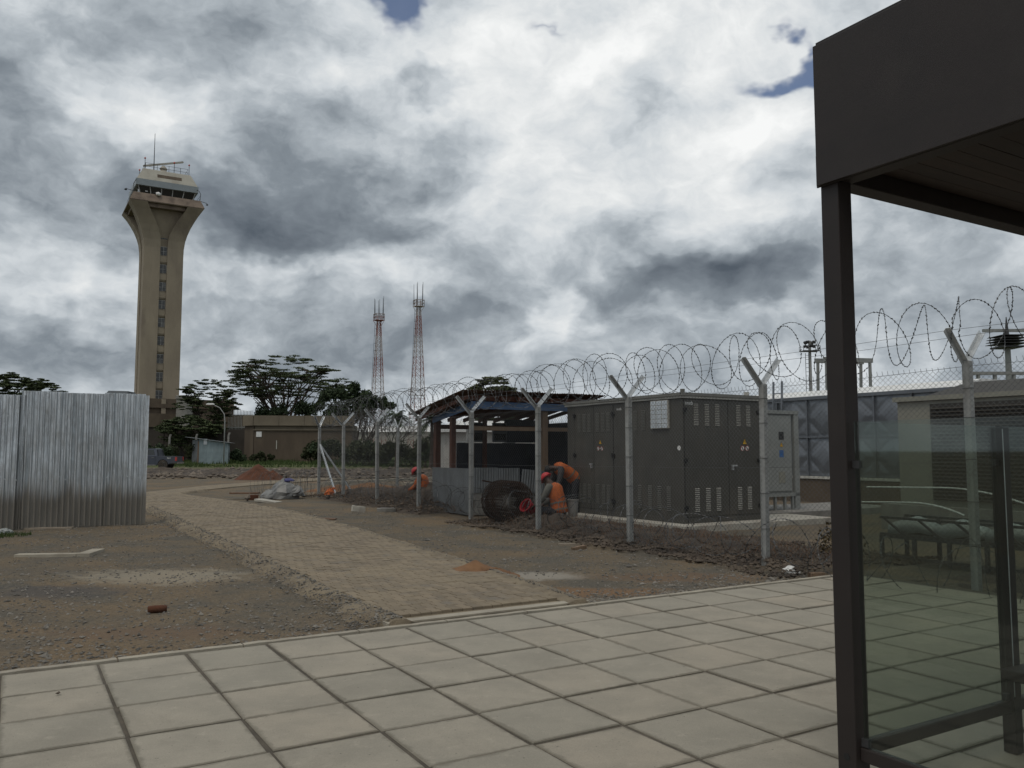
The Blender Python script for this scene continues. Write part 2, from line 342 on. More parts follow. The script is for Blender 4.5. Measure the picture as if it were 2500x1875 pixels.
def ground_mat():
    m = bpy.data.materials.new("ground_earth"); m.use_nodes = True
    t = NT(m.node_tree); b = t.n["Principled BSDF"]
    p = t.node("ShaderNodeNewGeometry").outputs["Position"]
    n0 = t.noise(p, 0.35, 5, 0.6); n1 = t.noise(p, 1.1, 6, 0.65); n2 = t.noise(p, 4.5, 6, 0.7); n3 = t.noise(p, 26, 4, 0.7)
    c = t.mix(t.maprange(n1, 0.38, 0.62), (0.168, 0.132, 0.090), (0.118, 0.107, 0.088))
    c = t.mix(t.maprange(n0, 0.48, 0.66, 0, 0.8), c, (0.205, 0.148, 0.092))
    c = t.mix(t.maprange(n2, 0.56, 0.74, 0, 0.55), c, (0.225, 0.195, 0.145))
    c = t.mix(t.maprange(t.noise(p, 7.0, 6, 0.7), 0.55, 0.72, 0, 0.6), c, (0.070, 0.066, 0.058))
    vr = t.node("ShaderNodeTexVoronoi"); vr.inputs["Scale"].default_value = 34; t.l.new(p, vr.inputs["Vector"])
    c = t.mix(t.maprange(n3, 0.45, 0.68, 0, 0.7), c, (0.070, 0.064, 0.055))
    c = t.mix(t.maprange(t.noise(p, 48, 3, 0.7), 0.52, 0.7, 0, 0.6), c, (0.225, 0.20, 0.16))
    c = t.mix(t.math("MULTIPLY", t.maprange(vr.outputs["Distance"], 0.0, 0.3, 0.5, 0.0), t.maprange(n1, 0.4, 0.6)), c, (0.20, 0.19, 0.175))
    def spot(x, y, r1, r2, colr, amt):
        d = t.vmath("MULTIPLY", t.vmath("SUBTRACT", p, (x, y, 0)), (1 / r1, 1 / r2, 0))
        l = t.math("ADD", t.vmath("LENGTH", d), t.math("MULTIPLY_ADD", n2, 1.6, -0.8))
        return t.mix(t.maprange(l, 0.35, 1.0, amt, 0.0), c, colr)
    c = spot(-4.55, 11.0, 1.5, 0.9, (0.30, 0.265, 0.205), 0.75)
    c = spot(0.35, 11.1, 0.8, 0.45, (0.33, 0.31, 0.27), 0.7)
    c = spot(0.9, 9.8, 1.3, 0.45, (0.215, 0.13, 0.075), 0.75)
    c = spot(2.2, 11.0, 1.6, 0.5, (0.175, 0.115, 0.075), 0.6)
    c = spot(-5.3, 9.8, 1.0, 0.6, (0.072, 0.074, 0.080), 0.6)
    c = spot(-3.2, 7.6, 1.3, 0.4, (0.165, 0.115, 0.08), 0.6)
    c = spot(-11.5, 44.0, 6.0, 2.0, (0.20, 0.14, 0.095), 0.6)
    # green cover on the far ground
    y = t.sep(p)[1]
    g = t.math("MULTIPLY", t.maprange(t.math("ADD", y, t.math("MULTIPLY", n0, 30.0)), 82, 98), t.maprange(n1, 0.3, 0.5))
    c = t.mix(g, c, t.mix(n2, (0.052, 0.075, 0.026), (0.085, 0.098, 0.04)))
    t.l.new(c, b.inputs["Base Color"]); b.inputs["Roughness"].default_value = 1.0; b.inputs["Specular IOR Level"].default_value = 0.1
    bn = t.node("ShaderNodeBump"); bn.inputs["Distance"].default_value = 0.035
    h = t.math("ADD", t.math("MULTIPLY", n3, 0.6), t.math("MULTIPLY", t.noise(p, 70, 3, 0.6), 0.3)); t.l.new(h, bn.inputs["Height"])
    t.l.new(bn.outputs[0], b.inputs["Normal"])
    MAT["ground_earth"] = m
ground_mat()

# ------------------------------------------------------------------ mesh helpers
def RU(r, u, z=0.0):
    """site grid (r along the kerb, u away from it) to world"""
    return Vector((C31 * r - S31 * u, S31 * r + C31 * u, z))
class MB:
    def __init__(s): s.v = []; s.f = []
    def add(s, vs, fs):
        o = len(s.v); s.v += [tuple(q) for q in vs]; s.f += [tuple(i + o for i in f) for f in fs]; return s
    def box(s, x0, x1, y0, y1, z0, z1, M=None):
        vs = [Vector((x, y, z)) for z in (z0, z1) for y in (y0, y1) for x in (x0, x1)]
        if M: vs = [M @ q for q in vs]
        return s.add(vs, [(0, 2, 3, 1), (4, 5, 7, 6), (0, 1, 5, 4), (2, 6, 7, 3), (0, 4, 6, 2), (1, 3, 7, 5)])
    def beam(s, p, q, a, b=None, up=(0, 0, 1)):
        p, q = Vector(p), Vector(q); b = b or a
        d = (q - p).normalized(); u = Vector(up)
        if abs(d.dot(u)) > 0.98: u = Vector((0, 1, 0))
        x = d.cross(u).normalized(); y = x.cross(d).normalized()
        vs = [e + x * (i * a / 2) + y * (j * b / 2) for e in (p, q) for i, j in ((-1, -1), (1, -1), (1, 1), (-1, 1))]
        return s.add(vs, [(0, 3, 2, 1), (4, 5, 6, 7), (0, 1, 5, 4), (1, 2, 6, 5), (2, 3, 7, 6), (3, 0, 4, 7)])
    def tube(s, pts, r, n=6, cap=True):
        pts = [Vector(p) for p in pts]; m = len(pts); rs = r if hasattr(r, "__len__") else [r] * m
        prev = None; rings = []
        for i in range(m):
            d = (pts[min(i + 1, m - 1)] - pts[max(i - 1, 0)])
            d = d.normalized() if d.length > 1e-9 else Vector((0, 0, 1))
            if prev is None:
                a = Vector((0, 0, 1)) if abs(d.z) < 0.9 else Vector((1, 0, 0)); x = d.cross(a).normalized()
            else: x = (prev - d * prev.dot(d)).normalized()
            prev = x; y = d.cross(x)
            rings.append([pts[i] + (x * math.cos(2 * math.pi * k / n) + y * math.sin(2 * math.pi * k / n)) * rs[i] for k in range(n)])
        return s.loft(rings, cap)
    def loft(s, rings, cap=True):
        n = len(rings[0]); vs = [p for r in rings for p in r]; fs = []
        for i in range(len(rings) - 1):
            for k in range(n):
                a, b = i * n + k, i * n + (k + 1) % n
                fs.append((a, b, b + n, a + n))
        if cap: fs.append(tuple(range(n))[::-1]); fs.append(tuple(range((len(rings) - 1) * n, len(rings) * n)))
        return s.add(vs, fs)
    def poly(s, pts): return s.add(pts, [tuple(range(len(pts)))])
    def prism(s, pts2, y0, y1, axis="y"):
        """polygon in (x,z) extruded along y (or (x,y) along z)"""
        n = len(pts2)
        mk = (lambda p, t: (p[0], t, p[1])) if axis == "y" else (lambda p, t: (p[0], p[1], t)) if axis == "z" else (lambda p, t: (t, p[0], p[1]))
        vs = [mk(p, y0) for p in pts2] + [mk(p, y1) for p in pts2]
        fs = [tuple(range(n)), tuple(range(2 * n - 1, n - 1, -1))] + [(k, n + k, n + (k + 1) % n, (k + 1) % n) for k in range(n)]
        return s.add(vs, fs)
    def disc(s, c, r, n=16, axis=(0, -1, 0), h=0.004):
        c = Vector(c); a = Vector(axis).normalized(); return s.tube([c, c + a * h], r, n)
    def stone(s, c, r, rng, flat=0.7, n=1):
        o = [(1, 0, 0), (0, 1, 0), (-1, 0, 0), (0, -1, 0), (0, 0, 1), (0, 0, -1)]
        a = rng.random() * 6.28; ca, sa = math.cos(a), math.sin(a); vs = []
        for p in o:
            k = r * (0.65 + 0.6 * rng.random()); x, y, z = p[0] + (rng.random() - .5) * .6, p[1] + (rng.random() - .5) * .6, p[2] * flat + (rng.random() - .5) * .3
            vs.append((c[0] + (x * ca - y * sa) * k, c[1] + (x * sa + y * ca) * k, c[2] + z * k))
        return s.add(vs, [(0, 1, 4), (1, 2, 4), (2, 3, 4), (3, 0, 4), (1, 0, 5), (2, 1, 5), (3, 2, 5), (0, 3, 5)])
    def mesh(s, name):
        me = bpy.data.meshes.new(name); me.from_pydata(s.v, [], s.f); me.update(); return me
    def build(s, name, mat, parent=None, smooth=False, loc=None, rotz=None, fixn=True):
        me = s.mesh(name)
        if fixn:
            bm = bmesh.new(); bm.from_mesh(me); bmesh.ops.recalc_face_normals(bm, faces=bm.faces); bm.to_mesh(me); bm.free()
        return link(name, me, mat, parent, smooth, loc, rotz)
def link(name, me, mat, parent=None, smooth=False, loc=None, rotz=None):
    o = bpy.data.objects.new(name, me); col.objects.link(o)
    if mat: me.materials.clear(); me.materials.append(MAT[mat])
    if smooth: me.polygons.foreach_set("use_smooth", [True] * len(me.polygons))
    if parent: o.parent = parent
    if loc is not None: o.location = loc
    if rotz is not None: o.rotation_euler = (0, 0, rotz)
    return o
def tag(o, label=None, cat=None, group=None, kind=None):
    if label: o["label"] = label
    if cat: o["category"] = cat
    if group: o["group"] = group
    if kind: o["kind"] = kind
    return o
def thing(name, label, cat, loc=(0, 0, 0), rotz=0.0, group=None):
    o = bpy.data.objects.new(name, None); o.empty_display_size = 0.2; col.objects.link(o)
    o.location = loc; o.rotation_euler = (0, 0, rotz)
    return tag(o, label, cat, group)
def npmesh(name, verts, quads):
    me = bpy.data.meshes.new(name); n = len(quads); q = quads.shape[1]
    me.vertices.add(len(verts)); me.vertices.foreach_set("co", np.ascontiguousarray(verts, dtype=np.float32).ravel())
    me.loops.add(n * q); me.loops.foreach_set("vertex_index", np.ascontiguousarray(quads, dtype=np.int32).ravel())
    me.polygons.add(n); me.polygons.foreach_set("loop_start", np.arange(0, n * q, q, dtype=np.int32))
    me.update(calc_edges=True); return me
def px(xpix, Y): return (xpix - 1250) / 2030.0 * Y * 0.9968
def zpx(ypix, Y): return 1.6 + Y * math.tan(math.atan((937.5 - ypix) / 2030.0) + math.radians(PITCH))
# ================================================================== GROUND
LEFT = [(3.13, 7.22), (3.10, 9.15), (3.16, 11.0), (3.23, 13.5), (3.26, 16.9), (3.33, 20.0), (3.40, 22.8), (3.40, 26.6), (3.45, 30.0), (3.7, 32.6), (4.36, 34.85), (6.03, 37.5), (7.7, 40.2), (10.2, 42.9), (13.3, 46.3), (20.1, 52.0), (32.0, 59.0)]
RIGHT = [(5.18, 7.22), (5.46, 9.6), (5.60, 11.2), (5.71, 12.8), (6.06, 16.7), (6.22, 20.0), (6.28, 21.9), (6.08, 25.6), (5.75, 28.6), (5.40, 31.0), (5.32, 32.9), (6.90, 36.0), (8.55, 38.3), (11.4, 41.4), (14.4, 44.3), (21.0, 49.4), (33.0, 56.0)]
def interp_r(L, u):
    for a, b in zip(L, L[1:]):
        if a[1] <= u <= b[1]:
            t = (u - a[1]) / (b[1] - a[1]); return a[0] + (b[0] - a[0]) * t
    return None
def in_path(r, u, m=0.0):
    if u < 7.3 or u > 32.5: return False
    l, q = interp_r(LEFT, u), interp_r(RIGHT, u)
    return l is not None and q is not None and l + m < r < q - m
FAR_QUADS = [(LEFT[i], LEFT[i + 1], RIGHT[i + 1], RIGHT[i]) for i in range(9, 16)]
def in_far_path(r, u):
    for q in FAR_QUADS:
        s = 0; ok = True
        for i in range(4):
            a, b = q[i], q[(i + 1) % 4]; c = (b[0] - a[0]) * (u - a[1]) - (b[1] - a[1]) * (r - a[0])
            if c > 0.05 and s < 0 or c < -0.05 and s > 0: ok = False; break
            if abs(c) > 0.05: s = 1 if c > 0 else -1
        if ok: return True
    return False
def n3(x, y, z=0.0, sc=1.0): return mnoise.noise((x * sc, y * sc, z))
def ground_h(x, y):
    r, u = C31 * x + S31 * y, -S31 * x + C31 * y
    h = -0.03 + 0.028 * n3(x, y, 0, 0.6) + 0.016 * n3(x, y, 3, 2.3)
    t = min(max((y - 65) / 60.0, 0), 1); h += 0.8 * t * t * (3 - 2 * t)
    if y < 30: h += 0.008 * n3(x, y, 9, 7.0)
    if u < 7.0 and -8 < r < 9.7 and u > -7: h = -0.14
    elif u < 7.2 and -8 < r < 9.9: h = min(h, -0.05)
    if in_path(r, u, 0.12) or (32 < u < 60 and in_far_path(r, u)): h = min(h, -0.06)
    return h
def axis(segs):
    out = []
    for a, b, st in segs:
        n = max(1, int(round((b - a) / st))); out += [a + (b - a) * i / n for i in range(n)]
    return out + [segs[-1][1]]
gx = axis([(-2500, -400, 300), (-400, -80, 32), (-80, -30, 5), (-30, -13, 0.8), (-13, 8, 0.16), (8, 20, 0.7), (20, 60, 5), (60, 400, 34), (400, 2500, 300)])
gy = axis([(-300, -30, 45), (-30, 0, 3), (0, 5, 0.7), (5, 22, 0.16), (22, 50, 0.45), (50, 100, 1.5), (100, 400, 20), (400, 4000, 300)])
nx, ny = len(gx), len(gy)
gv = np.array([(x, y, ground_h(x, y)) for y in gy for x in gx])
ii = np.arange(nx * ny).reshape(ny, nx)
gq = np.stack([ii[:-1, :-1], ii[:-1, 1:], ii[1:, 1:], ii[1:, :-1]], -1).reshape(-1, 4)
tag(link("ground", npmesh("ground", gv, gq), "ground_earth", smooth=True), kind="structure")

# ------------------------------------------------------------------ slab pavement
pavement = MB().box(-8, 9.62, -7, 7.12, -0.10, -0.010).build("pavement", "joint_soil", rotz=R31)
tag(pavement, kind="structure")
def slab_mesh(i, hw=0.3035, hd=0.3035):
    rng = random.Random(i); c = 0.006; b = MB()
    def ring(dx, z): return [(sx * (hw - dx) + (rng.random() - .5) * 0.005, sy * (hd - dx) + (rng.random() - .5) * 0.005, z) for sx, sy in ((-1, -1), (1, -1), (1, 1), (-1, 1))]
    b.loft([ring(0, -0.05), ring(0, -c), ring(c, 0)]); return b.mesh("paving_slab")
slabs = [slab_mesh(i) for i in range(6)]
PITCH_S = 0.63
for i in range(-2, 15):
    for j in range(12):
        o = link("paving_slab", slabs[random.randrange(6)], "paving_slab", pavement,
                 loc=((i + 0.5) * PITCH_S + random.uniform(-.005, .005), 7.12 - (j + 0.5) * PITCH_S + random.uniform(-.005, .005), random.uniform(-0.004, 0.003)))
        o.rotation_euler = (random.uniform(-.004, .004), random.uniform(-.004, .004), random.uniform(-.008, .008) + random.randrange(4) * math.pi / 2)
# narrow edging kerb, in lengths
x = -6.0; kn = 0
while x < 9.6:
    L = min(random.uniform(0.85, 1.05), 9.62 - x)
    if L > 0.05:
        kb = MB(); segs = 8
        rings = []
        for q in range(segs + 1):
            s = x + 0.006 + (L - 0.012) * q / segs; e = 0.008 * n3(s, 1, 5, 6) ; f = 0.010 * n3(s, 4, 8, 9)
            rings.append([(s, 7.135, -0.12), (s, 7.225 + e, -0.12), (s, 7.225 + e, -0.008 + f), (s, 7.212 + e, 0.008 + f * .5), (s, 7.14, 0.008 + f * .5)])
        kb.loft(rings); kb.build("kerb_stone", "kerb_concrete", pavement)
    x += L

# ------------------------------------------------------------------ block path
pv = []; pf = []
for a, b in zip(LEFT, RIGHT): pv += [RU(*a, 0.012), RU(*b, 0.012)]
pf = [(2 * i, 2 * i + 1, 2 * i + 3, 2 * i + 2) for i in range(len(LEFT) - 1)]
# sides down to the soil
path = MB(); path.add(pv, pf)
far = [i for i in range(len(LEFT))]
path.add([RU(*a, 0.012) for a in LEFT] + [RU(*a, -0.2) for a in LEFT], [(i, i + 1, len(LEFT) + i + 1, len(LEFT) + i) for i in range(len(LEFT) - 1)])
path.add([RU(*a, 0.012) for a in RIGHT] + [RU(*a, -0.2) for a in RIGHT], [(i, i + 1, len(RIGHT) + i + 1, len(RIGHT) + i) for i in range(len(RIGHT) - 1)])
path = path.build("path", "path_sand"); tag(path, kind="structure")
def block(b, cx, cy, z, hw=0.0535, hd=0.108):
    w = 0.007   # wavy flanks of an interlocking block
    out = [(-hw, -hd), (hw, -hd), (hw + w, -hd * .45), (hw - w, hd * .1), (hw + w * .6, hd * .6), (hw, hd), (-hw, hd), (-hw + w * .6, hd * .6), (-hw - w, hd * .1), (-hw + w, -hd * .45)]
    b.loft([[(cx + p[0], cy + p[1], z - 0.04) for p in out], [(cx + p[0], cy + p[1], z - 0.004) for p in out], [(cx + p[0] * .93, cy + p[1] * .965, z) for p in out]])
blk = MB(); block(blk, 0, 0, 0); blkm = blk.mesh("paving_block")
rest = MB(); cnt = 0; spots = []
row = 0; u = 7.36
while u < 32.4:
    r = 2.9 + (row % 2) * 0.056
    while r < 6.5:
        if all(in_path(r + a, u + b, 0.05) for a in (-.05, .05) for b in (-.09, .09)): spots.append((r, u))
        r += 0.1135
    u += 0.2235; row += 1
for r, u in spots:
    dipz = 0.040 + 0.006 * n3(r, u, 0, 1.3) + random.uniform(-.003, .003)
    if cnt < 300:
        o = link("paving_block", blkm, "path_paver", path, loc=RU(r, u, dipz), rotz=R31 + random.uniform(-.02, .02)); cnt += 1
    else:
        c = RU(r, u, dipz)
        w_ = 0.0535; d_ = 0.108; a = random.uniform(-.015, .015) + R31; ca, sa = math.cos(a), math.sin(a); tl = random.uniform(-.002, .002)
        base = [(c.x + x_ * ca - y_ * sa, c.y + x_ * sa + y_ * ca) for x_, y_ in ((-w_, -d_), (w_, -d_), (w_, d_), (-w_, d_))]
        top = [(p[0], p[1], c.z + (tl if k < 2 else -tl)) for k, p in enumerate(base)]
        rest.add([(p[0], p[1], c.z - .035) for p in base] + top, [(4, 5, 6, 7), (0, 1, 5, 4), (1, 2, 6, 5), (2, 3, 7, 6), (3, 0, 4, 7)])
tag(rest.build("paving_blocks", "path_paver", path, fixn=False), kind="stuff")
def strip(L, side, w0, w1, zt, name, mat, amp, umax=33, seed=0):
    """kerb haunching along one path edge: ragged outer border running down to the soil"""
    pts = []
    for a, b in zip(L, L[1:]):
        if a[1] > umax: break
        n = max(2, int(math.dist(a, b) / 0.06)); pts += [(a[0] + (b[0] - a[0]) * k / n, a[1] + (b[1] - a[1]) * k / n) for k in range(n)]
    rings = []
    for r, u in pts:
        e = n3(r, u, seed, 1.1); e2 = n3(r, u, seed + 4, 3.7); w_ = w0 + (w1 - w0) * (0.5 + 0.9 * e) + amp * e2; w_ = max(w_, w0 * .5)
        k = 0.012 * n3(r, u, seed + 9, 5)
        e3 = n3(r, u, seed + 14, 9); k += 0.012 * e3; cr = [(-0.17 - .05 * e2, 0.020), (-0.07, 0.048 + k * .4), (0.06 + .02 * e2, zt + k), (0.06 + w_ * .45 + .03 * e3, zt * .5 + k * 2), (0.06 + w_ * .8, -0.005 + k), (0.08 + w_ * 1.15 + .04 * e3, -0.09)]
        rings.append([RU(r + side * q[0], u, q[1]) for q in cr])
    b = MB(); b.loft(rings, cap=False)
    b.f = [f for f in b.f if not (f[0] % 6 == 5)]; b.f.append(tuple(range(6)))
    return b.build(name, mat, path, smooth=True)
strip(LEFT, -1, 0.08, 0.24, 0.050, "kerb", "path_sand", 0.08, seed=2)
strip(RIGHT, 1, 0.05, 0.14, 0.055, "kerb", "path_sand", 0.04, seed=7)
# threshold strip where the path meets the slabs
MB().box(3.02, 5.30, 7.231, 7.36, -0.1, 0.026).build("threshold", "kerb_concrete", path, rotz=R31)
# service road kerbs beyond the back fence
for k, (a, b) in enumerate([((13.0, 39.4), (26, 46.5)), ((16.0, 36.6), (28, 42.5))]):
    MB().beam(RU(*a, 0.02), RU(*b, 0.02), 0.28, 0.16).build("kerb", "kerb_concrete", path)

# ------------------------------------------------------------------ gravel, clods, spoil
rng = random.Random(3)
g = MB()
for k in range(46000):
    u = 7.3 + 15.5 * rng.random() ** 1.7; r = rng.uniform(-5.5, 9.3)
    if in_path(r, u, -0.05) : continue
    x_, y_ = RU(r, u).xy
    if y_ < 2 or abs(x_) > 0.70 * y_ + 1: continue
    dens = 0.5 + 0.9 * n3(x_, y_, 2, 0.8)
    if rng.random() > dens + 0.15: continue
    s = 0.005 + 0.018 * rng.random() ** 2.5 + (0.03 * rng.random() if rng.random() < 0.012 else 0)
    g.stone((x_, y_, ground_h(x_, y_) + s * 0.2), s, rng)
for k in range(5200):
    u = 7.3 + 18 * rng.random() ** 1.5; d = rng.random() ** 1.3 * .42 - .06; side = rng.random() < .72
    r = interp_r(LEFT, u) - d if side else interp_r(RIGHT, u) + d * .5
    s = 0.005 + 0.016 * rng.random() ** 3; p = RU(r, u, max(-.02, .056 - max(0, d - .05) * (.22 if side else .5)) + s * .1); g.stone(tuple(p), s, rng)
tag(g.build("gravel", "gravel_stone", fixn=False), "loose grey gravel scattered over the brown earth beside the path", "gravel", kind="stuff")

def bank(name, r0, r1, u0, u1, hf, mat="dark_soil", step=0.11, kind="structure"):
    nr, nu = int((r1 - r0) / step) + 1, int((u1 - u0) / step) + 1; vs = []
    for j in range(nu + 1):
        for i in range(nr + 1):
            r, u = r0 + (r1 - r0) * i / nr, u0 + (u1 - u0) * j / nu
            s, t = i / nr, j / nu; e = min(1, 4.0 * min(s, 1 - s, t, 1 - t)); e = e * e * (3 - 2 * e)
            z = (hf(r, u) + 0.11 * n3(r, u, 1, 1.7) + 0.075 * n3(r, u, 5, 4.1) + 0.035 * n3(r, u, 5, 9)) * e - 0.10 * (1 - e) - 0.02
            vs.append(RU(r + 0.12 * n3(r, u, 8, 2.0), u + 0.12 * n3(r, u, 18, 2.0), z))
    I = np.arange((nr + 1) * (nu + 1)).reshape(nu + 1, nr + 1)
    q = np.stack([I[:-1, :-1], I[:-1, 1:], I[1:, 1:], I[1:, :-1]], -1).reshape(-1, 4)
    return tag(link(name, npmesh(name, np.array([tuple(v) for v in vs]), q), mat, smooth=True), kind=kind)
def bump(r, u, cr, cu, sr, su): return math.exp(-((r - cr) / sr) ** 2 - ((u - cu) / su) ** 2)
near_bank = lambda r, u: 0.03 + 0.12 * bump(r, u, 10.0, 11.5, .8, 3.2) + 0.22 * bump(r, u, 9.9, 15.0, .5, 1.2) + 0.08 * bump(r, u, 9.6, 8, .6, 1.2)
bank("spoil_bank", 8.35, 12.2, 7.35, 17.4, near_bank)
far_bank = lambda r, u: 0.05 + 0.62 * bump(r, u, 10.6, 22.5, 1.2, 2.2) + 0.30 * bump(r, u, 10.5, 26.5, 1.6, 2.0) + 0.1 * bump(r, u, 9.5, 20, 1, 2)
bank("spoil_bank", 8.6, 13.2, 18.6, 29.6, far_bank)
bank("spoil_bank", 9.6, 12.5, -1.0, 7.6, lambda r, u: 0.06, step=0.16)
def world_bank(name, x0, x1, y0, y1, hf, mat, step, kind="structure"):
    nx_, ny_ = int((x1 - x0) / step) + 1, int((y1 - y0) / step) + 1; vs = []
    for j in range(ny_ + 1):
        for i in range(nx_ + 1):
            x_, y_ = x0 + (x1 - x0) * i / nx_, y0 + (y1 - y0) * j / ny_
            s, t = i / nx_, j / ny_; e = min(1, 5 * min(s, 1 - s), 3 * min(t, 1 - t))
            vs.append((x_, y_, ground_h(x_, y_) - 0.12 + (hf(x_, y_) + 0.12) * e))
    I = np.arange((nx_ + 1) * (ny_ + 1)).reshape(ny_ + 1, nx_ + 1)
    q = np.stack([I[:-1, :-1], I[:-1, 1:], I[1:, 1:], I[1:, :-1]], -1).reshape(-1, 4)
    return tag(link(name, npmesh(name, np.array(vs), q), mat, smooth=False), kind=kind)
world_bank("rubble_ridge", -36, 6, 49, 69, lambda x, y: 0.05 + 0.30 * abs(n3(x, y, 30, 0.45)) + 0.30 * abs(n3(x, y, 31, 1.3)), "dark_soil", 0.35)
rb = MB(); rng = random.Random(5)
for k in range(7500):
    x_, y_ = rng.uniform(-35, 5), 49 + 20 * rng.random() ** 1.1
    s = 0.04 + 0.21 * rng.random() ** 3
    rb.stone((x_, y_, ground_h(x_, y_) + 0.02 + 0.24 * abs(n3(x_, y_, 30, 0.45)) + 0.25 * abs(n3(x_, y_, 31, 1.3)) * min(1, (y_ - 49) / 4)), s, rng, 0.6)
tag(rb.build("rubble", "rubble_stone", fixn=False), "broken stones strewn over the far ridge of spoil", "rubble", kind="stuff")
cl = MB(); rng = random.Random(6)
for k in range(21000):
    if rng.random() < 0.66: r, u, hf = rng.uniform(8.5, 11.9), rng.uniform(7.4, 17.2), near_bank
    else: r, u, hf = rng.uniform(8.7, 12.9), rng.uniform(18.8, 29.3), far_bank
    s = 0.010 + 0.042 * rng.random() ** 3.5; p = RU(r, u)
    cl.stone((p.x, p.y, max(-0.02, hf(r, u) * 0.95 - 0.02 + 0.11 * n3(r, u, 1, 1.7) * .6)), s, rng, 0.75)
tag(cl.build("soil_clods", "clod", fixn=False), "dark clods of dug soil along the foot of the fence", "soil", kind="stuff")
tw_ = MB(); rng = random.Random(16)
for k in range(2600):
    if rng.random() < 0.6: r, u, hf = rng.uniform(9.0, 11.2), rng.uniform(7.6, 17.2), near_bank
    else: r, u, hf = rng.uniform(9.0, 12.5), rng.uniform(18.8, 29.3), far_bank
    p = RU(r, u, hf(r, u) - 0.04); a = rng.random() * 6.28; L = rng.uniform(.06, .26); q = p + Vector((math.cos(a) * L * .5, math.sin(a) * L * .5, L * rng.uniform(.3, 1.0))); m = p.lerp(q, .5) + Vector((rng.uniform(-.03, .03), rng.uniform(-.03, .03), .02))
    tw_.tube([p, m, q], [.004, .003, .0015], 3, cap=False)
tag(tw_.build("dry_weeds", "plank_brown", fixn=False), "dry brown weed stalks and roots on the spoil under the fence", "weeds", kind="stuff")
def heap(name, label, X, Y, w_, d_, h_, mat, seed, peaks=((0, 0, 1.0),)):
    t = thing(name, label, "soil heap", (X, Y, ground_h(X, Y) - 0.02)); n = 46; vs = []
    for j in range(n + 1):
        for i in range(n + 1):
            a, b = (i / n - .5) * 2, (j / n - .5) * 2; z = 0
            for p in peaks:
                d = math.hypot((a - p[0]) * (1 / max(p[2], .3)), (b - p[1]) * (1 / max(p[2], .3))); z = max(z, p[2] * max(0, 1 - d * 1.05) ** 1.08)
            z += (0.06 * n3(a, b, seed, 4) + 0.035 * n3(a, b, seed, 11)) * min(1, z * 6)
            vs.append((a * w_ / 2, b * d_ / 2, z * h_ - 0.015))
    I = np.arange((n + 1) ** 2).reshape(n + 1, n + 1); q = np.stack([I[:-1, :-1], I[:-1, 1:], I[1:, 1:], I[1:, :-1]], -1).reshape(-1, 4)
    link("pile", npmesh(name, np.array(vs), q), mat, t, smooth=True)
    b = MB(); rg = random.Random(seed)
    for k in range(140):
        a = rg.random() * 6.28; d = rg.uniform(.3, 1.05); b.stone((math.cos(a) * d * w_ * .42, math.sin(a) * d * d_ * .42, 0.01 + max(0, (1 - d)) * h_ * .7), rg.uniform(.006, .02) * (1 + w_ * .5), rg)
    tag(b.build("crumbs", mat, t, fixn=False), kind="stuff")
heap("red_soil_heap", "large heap of rust red soil beside the far bend of the path", px(634, 47), 47.4, 3.0, 2.4, 0.95, "red_soil", 4, ((-.12, 0, 1.0), (0.42, 0.1, .62), (-.45, -.1, .5)))
heap("sand_heap", "small low heap of orange sand at the right edge of the path", -0.42, 11.15, 1.3, 1.0, 0.24, "sand_soil", 9, ((-.1, 0, 1.0), (.45, -.2, .6), (-.5, .1, .6)))
heap("red_soil_heap", "low spread of orange soil behind the tall fence corner post", px(900, 33), 33.5, 5.0, 1.5, 0.42, "sand_soil", 12, ((0, 0, 1.0), (.5, 0, .7), (-.5, 0, .8)))

# ================================================================== CHAIN LINK FENCE
POSTS = [(10.1, 2.8), (9.8, 5.7), (9.25, 8.4), (9.15, 11.3), (9.15, 14.2), (9.17, 17.1), (9.22, 20.1), (9.27, 23.1), (9.3, 26.1), (9.36, 28.8), (12.4, 28.95), (15.4, 29.1), (18.4, 29.2), (21.4, 29.3)]
HJ = [2.72, 2.68, 2.56, 2.53, 2.50, 2.50, 2.48, 2.47, 2.46, 2.46, 2.46, 2.46, 2.46, 2.46]
fence = thing("chain_link_fence", "tall chain link fence on galvanised posts with forked tops around the compound", "fence", RU(9.2, 14, 0), R31)
def FL(r, u, z): return Vector((r - 9.2, u - 14, z))     # fence-local
for i, ((r, u), hj) in enumerate(zip(POSTS, HJ)):
    b = MB(); h = 0.045
    b.loft([[(sx * h, sy * h, z) for sx, sy in ((-1, -1), (1, -1), (1, 1), (-1, 1))] for z in (-0.25, hj)])
    po = b.build("post", "post_paint", fence, loc=FL(r, u, 0)); po.rotation_euler = (random.uniform(-.012, .012), random.uniform(-.012, .012), 0)
    bm_ = po.modifiers.new("bevel", "BEVEL"); bm_.width = 0.008; bm_.segments = 2
    ax_ = (1, 0) if i < 9 else ((0.7, 0.7) if i == 9 else (0, 1))
    for s in (-1, 1):     # each arm a rolled angle section
        a = MB(); p0 = Vector((0, 0, hj - 0.03)); p1 = Vector((s * 0.37 * ax_[0], s * 0.37 * ax_[1], hj + 0.37)); d = (p1 - p0).normalized()
        side = Vector((-ax_[1], ax_[0], 0)); nrm = d.cross(side).normalized()
        a.beam(p0 + side * .0, p1 + side * .0, 0.060, 0.008, up=nrm)
        a.beam(p0 + side * .028 + nrm * .028, p1 + side * .028 + nrm * .028, 0.008, 0.055, up=nrm)
        a.build("arm", "galvanised", po)
    tb = MB()
    for z in (0.5, 1.0, 1.5, 2.0, 2.35): tb.tube([(0.05 * math.cos(q) * 1.25, 0.05 * math.sin(q) * 1.25, z) for q in [k * math.pi / 4 for k in range(9)]], 0.005, 4, cap=False)
    tag(tb.build("tie_wire", "wire", po, fixn=False), kind="stuff")
